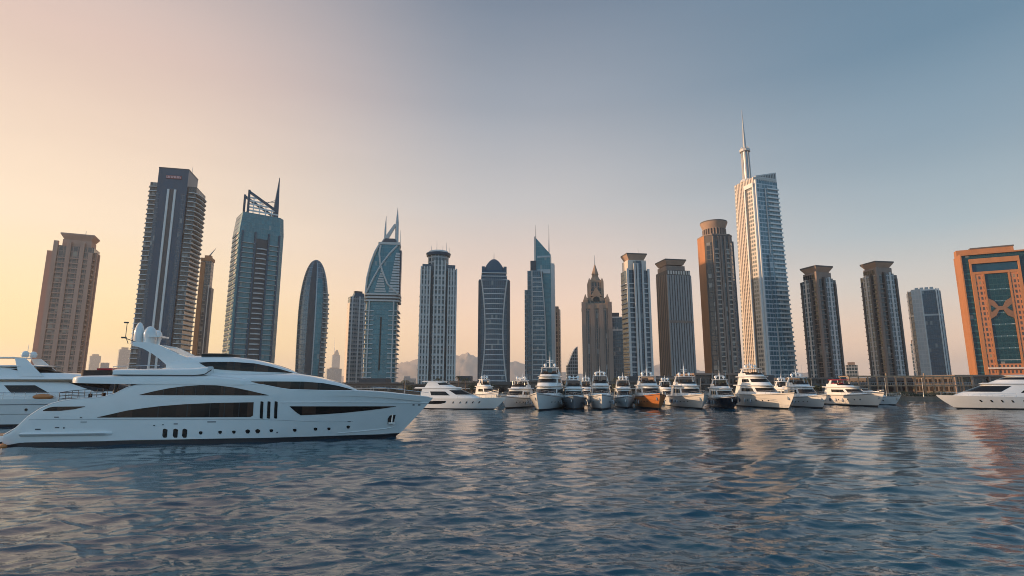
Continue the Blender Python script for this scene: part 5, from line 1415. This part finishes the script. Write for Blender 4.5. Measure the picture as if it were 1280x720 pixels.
    # upper deck that overhangs the aft deck
    ov = Piece([(79,477.4),(84,478.2),(100,478.9),(148,480),(260,481),(330,481)], [(79,471.5),(90,469.6),(105,468.6),(138,468),(200,468),(262,468),(300,472),(330,480)], 4.22, 7, .12, 2, .06, .5)
    ov.mesh().build('upper_deck', GEL, r, smooth=True)
    bw = Piece([(140.5,468.6),(262,469),(268,468)], [(140.5,461.4),(143,460.8),(190,460.6),(240,459.5),(262,457),(268,456)], 4.05, 8, .08, 2, 0, .3)
    bw.mesh(30).build('upper_bulwark', GEL, r, smooth=True)
    line('dark_groove', BLACK, [(141,468.6),(200,468.9),(240,469.4),(255,468),(264,462.2)], .045, fn=lambda u, z: 4.16)  # black line laid along the groove
    # bridge deck
    br = Piece([(196,482),(330,483),(362,489),(446,490.5)], [(196,459),(207,457.4),(225,457.5),(240,460),(265,464),(300,465),(340,466),(367,466),(385,469),(402,473),(421,478),(434,483),(446,489.4)], 3.75, 4.5, .50, 2.6, 0, .8)
    br.mesh(70).build('bridge_deck', GEL, r, smooth=True)
    o, cc = patch('bridge_window', WIN, [(313.7,476.9),(325,480),(341,484.3),(352,487),(362,488.2),(400,488.5),(441,488.9)], [(313.7,476.7),(340,476.7),(380,477),(402,478.8),(420,482.2),(432,485.6),(441,488.6)], br.side, w=3.7, nu=50)
    mullions(o, cc, br.side, (374,398), w=3.7)
    # top deck house
    tp = Piece([(212,466),(300,468),(368,468)], [(212,447.5),(219,444.8),(229.5,443.4),(270,443.7),(290,445),(312,448),(327,451.5),(341,455.5),(355,460.5),(368,466.8)], 3.0, 4, .55, 2.4, 0, .8)
    tp.mesh(60).build('top_deckhouse', GEL, r, smooth=True)
    o, cc = patch('top_window', WIN, [(249,453.6),(256,457.5),(264,460.5),(275,462),(290,463),(317,464.3),(361,465.8)], [(249,453.2),(260,452.4),(270,452.3),(290,452.2),(317,454),(335,457.6),(350,461.8),(361,465.4)], tp.side, w=2.95, nu=44)
    mullions(o, cc, tp.side, (290,317), w=2.95)
    u0, z0 = uz(252,443.9,2.2); u1, z1 = uz(290,443.9,2.2)
    MB().loft([ringp(u0, u1, 2.2, z0-.3, 4), ringp(u0, u1, 2.25, z0+.14, 4), ringp(u0+.3, u1-.5, 2.0, z0+.22, 4)]).build('sunroof', BLACK, r, smooth=True)
    # radar arch: two swept legs and the platform between them
    ap = [(163,426.5),(180,427.5),(195,430),(210,436.6),(222,442.5),(240,449),(262,456),(262,463),(206,463),(207,456),(199,449),(189,442),(177,435.5),(165,431.5)]
    a2 = [uz(x, y, 3.0) for x, y in ap]; n = len(a2)
    for sd in (-1, 1):
        y0, y1 = sd*2.95, sd*2.5
        MB().add([(u,y0*(1-.035*max(0,z-7)),z) for u,z in a2]+[(u,y1*(1-.035*max(0,z-7)),z) for u,z in a2], [tuple(range(n)), tuple(range(2*n-1,n-1,-1))]+[(i,n+i,n+(i+1)%n,(i+1)%n) for i in range(n)]).build('radar_arch_leg', GEL, r)
    ua, zat = uz(163,426.3,3.0); ub, zab = uz(196,431.5,3.0)
    MB().add([(ua,-2.5,zat-.5),(ub,-2.5,zab-.45),(ub,2.5,zab-.45),(ua,2.5,zat-.5),(ua,-2.5,zat-.04),(ub,-2.5,zab-.06),(ub,2.5,zab-.06),(ua,2.5,zat-.04)], [(3,2,1,0),(4,5,6,7),(0,1,5,4),(1,2,6,5),(2,3,7,6),(3,0,4,7)]).build('arch_platform', GEL, r)
    # domes
    u, z = uz(171.5,418,1.4); zt = uz(171.5,402.5,1.4)[1]; zb = uz(171.5,424,1.4)[1]
    d = MB(); d.ell((u,-1.0,z-.1), .48, .48, zt-z+.1, 20, 12, -.75); d.tube((u,-1.0,zat-.1), (u,-1.0,z-.6), .42, .46, 14); d.build('satellite_dome', GEL, r, smooth=True)
    u2, z2 = uz(186,416.5,1.4); zt2 = uz(186,407.5,1.4)[1]
    d = MB(); d.ell((u2,-1.1,z2-.15), .64, .64, zt2-z2+.15, 20, 12, -.6); d.tube((u2,-1.1,zat-.4), (u2,-1.1,z2-.4), .5, .6, 14); d.build('satellite_dome', GEL, r, smooth=True)
    d = MB(); d.ell((u2-.3,1.2,z2-.15), .6, .6, .75, 20, 12, -.6); d.tube((u2-.3,1.2,zat-.4), (u2-.3,1.2,z2-.4), .4, .5, 14); d.build('satellite_dome', GEL, r, smooth=True)
    u3, z3 = uz(195,421,1.4)
    MB().box(u3-.5, u3+.6, -1.9, .4, z3-.06, z3+.1).tube((u3,-.7,zat-.6), (u3,-.7,z3), .18).build('radar_scanner', GEL, r)
    u4, z4 = uz(166.5,396,1.0)
    MB().tube((u4,-.7,zat-.2), (u4,-.7,z4-.3), .06, .04).tube((u4,-.7,z4-.6), (u4,-.7,z4), .03).build('mast', STEEL, r)
    u5, z5 = uz(159,404,1.8)
    MB().tube((u+-.6,-1.8,zat-.2), (u5,-1.8,zat+.6), .04).tube((u5,-1.8,zat+.6), (u5,-1.8,z5), .035).box(u5-.28, u5+.12, -1.9, -1.7, z5, z5+.14).build('navigation_light', GREYD, r)
    u6, z6 = uz(154,422,1.8)
    MB().tube((ua+.2,-1.6,zat-.1), (u6,-1.6,z6), .04).box(u6-.25, u6+.2, -1.7, -1.5, z6-.06, z6+.1).build('navigation_light', GREYD, r)
    # aft deck: bulkhead, stanchion, railing, chairs, sun seats above
    uB, zB = uz(163,482,3.5); zD = topc(uB)-2.0
    MB().box(uB-.1, uB+.1, -3.7, 3.7, 2.4, uz(163,479,3.5)[1]).build('aft_bulkhead', GEL, r)
    MB().box(uB-.16, uB-.11, -2.4, 2.4, 2.9, 5.6).build('aft_doors', DGLASS, r)
    s0 = uz(140,497,4.0); s1 = uz(146,479.5,4.0)
    for sd in (-1, 1): MB().tube((s0[0],sd*3.9,s0[1]-.4), (s1[0],sd*3.9,s1[1]+.1), .14, .2).build('stanchion', BLACK, r)
    rl = MB()
    for sd in (-1, 1):
        us = np.linspace(uz(73,495,4.1)[0], uz(128,490,4.1)[0], 15)
        tp_ = [(u, sd*3.95, topc(u)+.9) for u in us]
        rl.path(tp_, .035, 5)
        for k in (.3,.6): rl.path([(x,y,z-.9+.9*k) for x,y,z in tp_], .02, 4)
        for p in tp_[::2]: rl.tube((p[0],p[1],p[2]-.95), p, .028, .028, 5)
    us = tp_[0][0]
    for k in (0,.3,.6): rl.tube((us,-3.95,tp_[0][2]-k), (us,3.95,tp_[0][2]-k), .03)
    rl.build('railing', GREYD, r)
    for i in range(4):
        u = us+2.0+i*1.25
        c_ = MB(); zf = topc(u)-.5
        for y in (-1.9,):
            c_.box(u-.3,u+.3,y-.3,y+.3,zf+.42,zf+.52).box(u-.3,u-.22,y-.3,y+.3,zf+.52,zf+1.0)
            for dx in (-.26,.22):
                for dy in (-.26,.22): c_.box(u+dx,u+dx+.05,y+dy,y+dy+.05,zf,zf+.42)
        c_.build('deck_chair', SEAT, r)
    ud0, zd = uz(98,467.8,3.4); ud1, _ = uz(138,467.8,3.4)
    MB().loft([[(x,y,z) for x,y in rrect(ud1-ud0, 6.6, .5, cx=(ud0+ud1)/2)] for z in (zd-.3, zd+.32, zd+.42)]).build('sun_pad', SEAT, r, smooth=True)
    MB().box(ud1-1.4, ud1-.05, -3.2, 3.2, zd+.43, zd+.62).build('red_cushion', REDC, r)
    fx, fz = uz(141,461.2,3.9)
    pts = [uz(x, y, 3.7) for x, y in ((142,458.2),(160,457.6),(185,457.0),(200,456.8))]
    for sd in (-1, 1):
        rl = MB(); rl.path([(u,sd*3.75,z) for u,z in pts], .03, 5)
        for u, z in pts[:-1]: rl.tube((u,sd*3.75,z-.5), (u,sd*3.75,z), .025)
        rl.build('railing', STEEL, r)
    rl = MB()
    for sd in (-1, 1):
        q = [(u-.1, sd*max(.02, w_-.12), z+.55) for u,w_,z in dk[74:-1:2]]
        rl.path(q, .022, 5)
        for p in q[::2]: rl.tube((p[0],p[1],p[2]-.56), p, .02, .02, 4)
    rl.build('bow_rail', STEEL, r)
hero()
# the orange tip of something moored at the bathing platform
p = P(3, 558, 54.6)
bu = MB().ell((0,0,.12), .42, .26, .26, 14, 8, -.9).tube((.0,0,.3), (.0,0,.46), .05)
o = bu.build('mooring_buoy', ORANGEP, None, smooth=True); o.location = (p.x, p.y, 0); tag(o, 'small orange buoy floating at the stern platform of the nearest yacht', 'buoy')

# ------------------------------------------------------------------ air
hz = bpy.data.materials.new('haze'); hz.use_nodes = True
t = hz.node_tree; t.nodes.remove(t.nodes['Principled BSDF'])
pv = t.nodes.new('ShaderNodeVolumePrincipled'); pv.inputs['Color'].default_value = (.97,.96,.96,1)
pv.inputs['Density'].default_value = 0.00011; pv.inputs['Anisotropy'].default_value = .45
t.links.new(pv.outputs[0], t.nodes['Material Output'].inputs['Volume'])
b = MB().box(-9200, 9200, -9200, 9200, -4.0, 335).build('haze', hz); tag(b, kind='stuff')
b.display_type = 'WIRE'
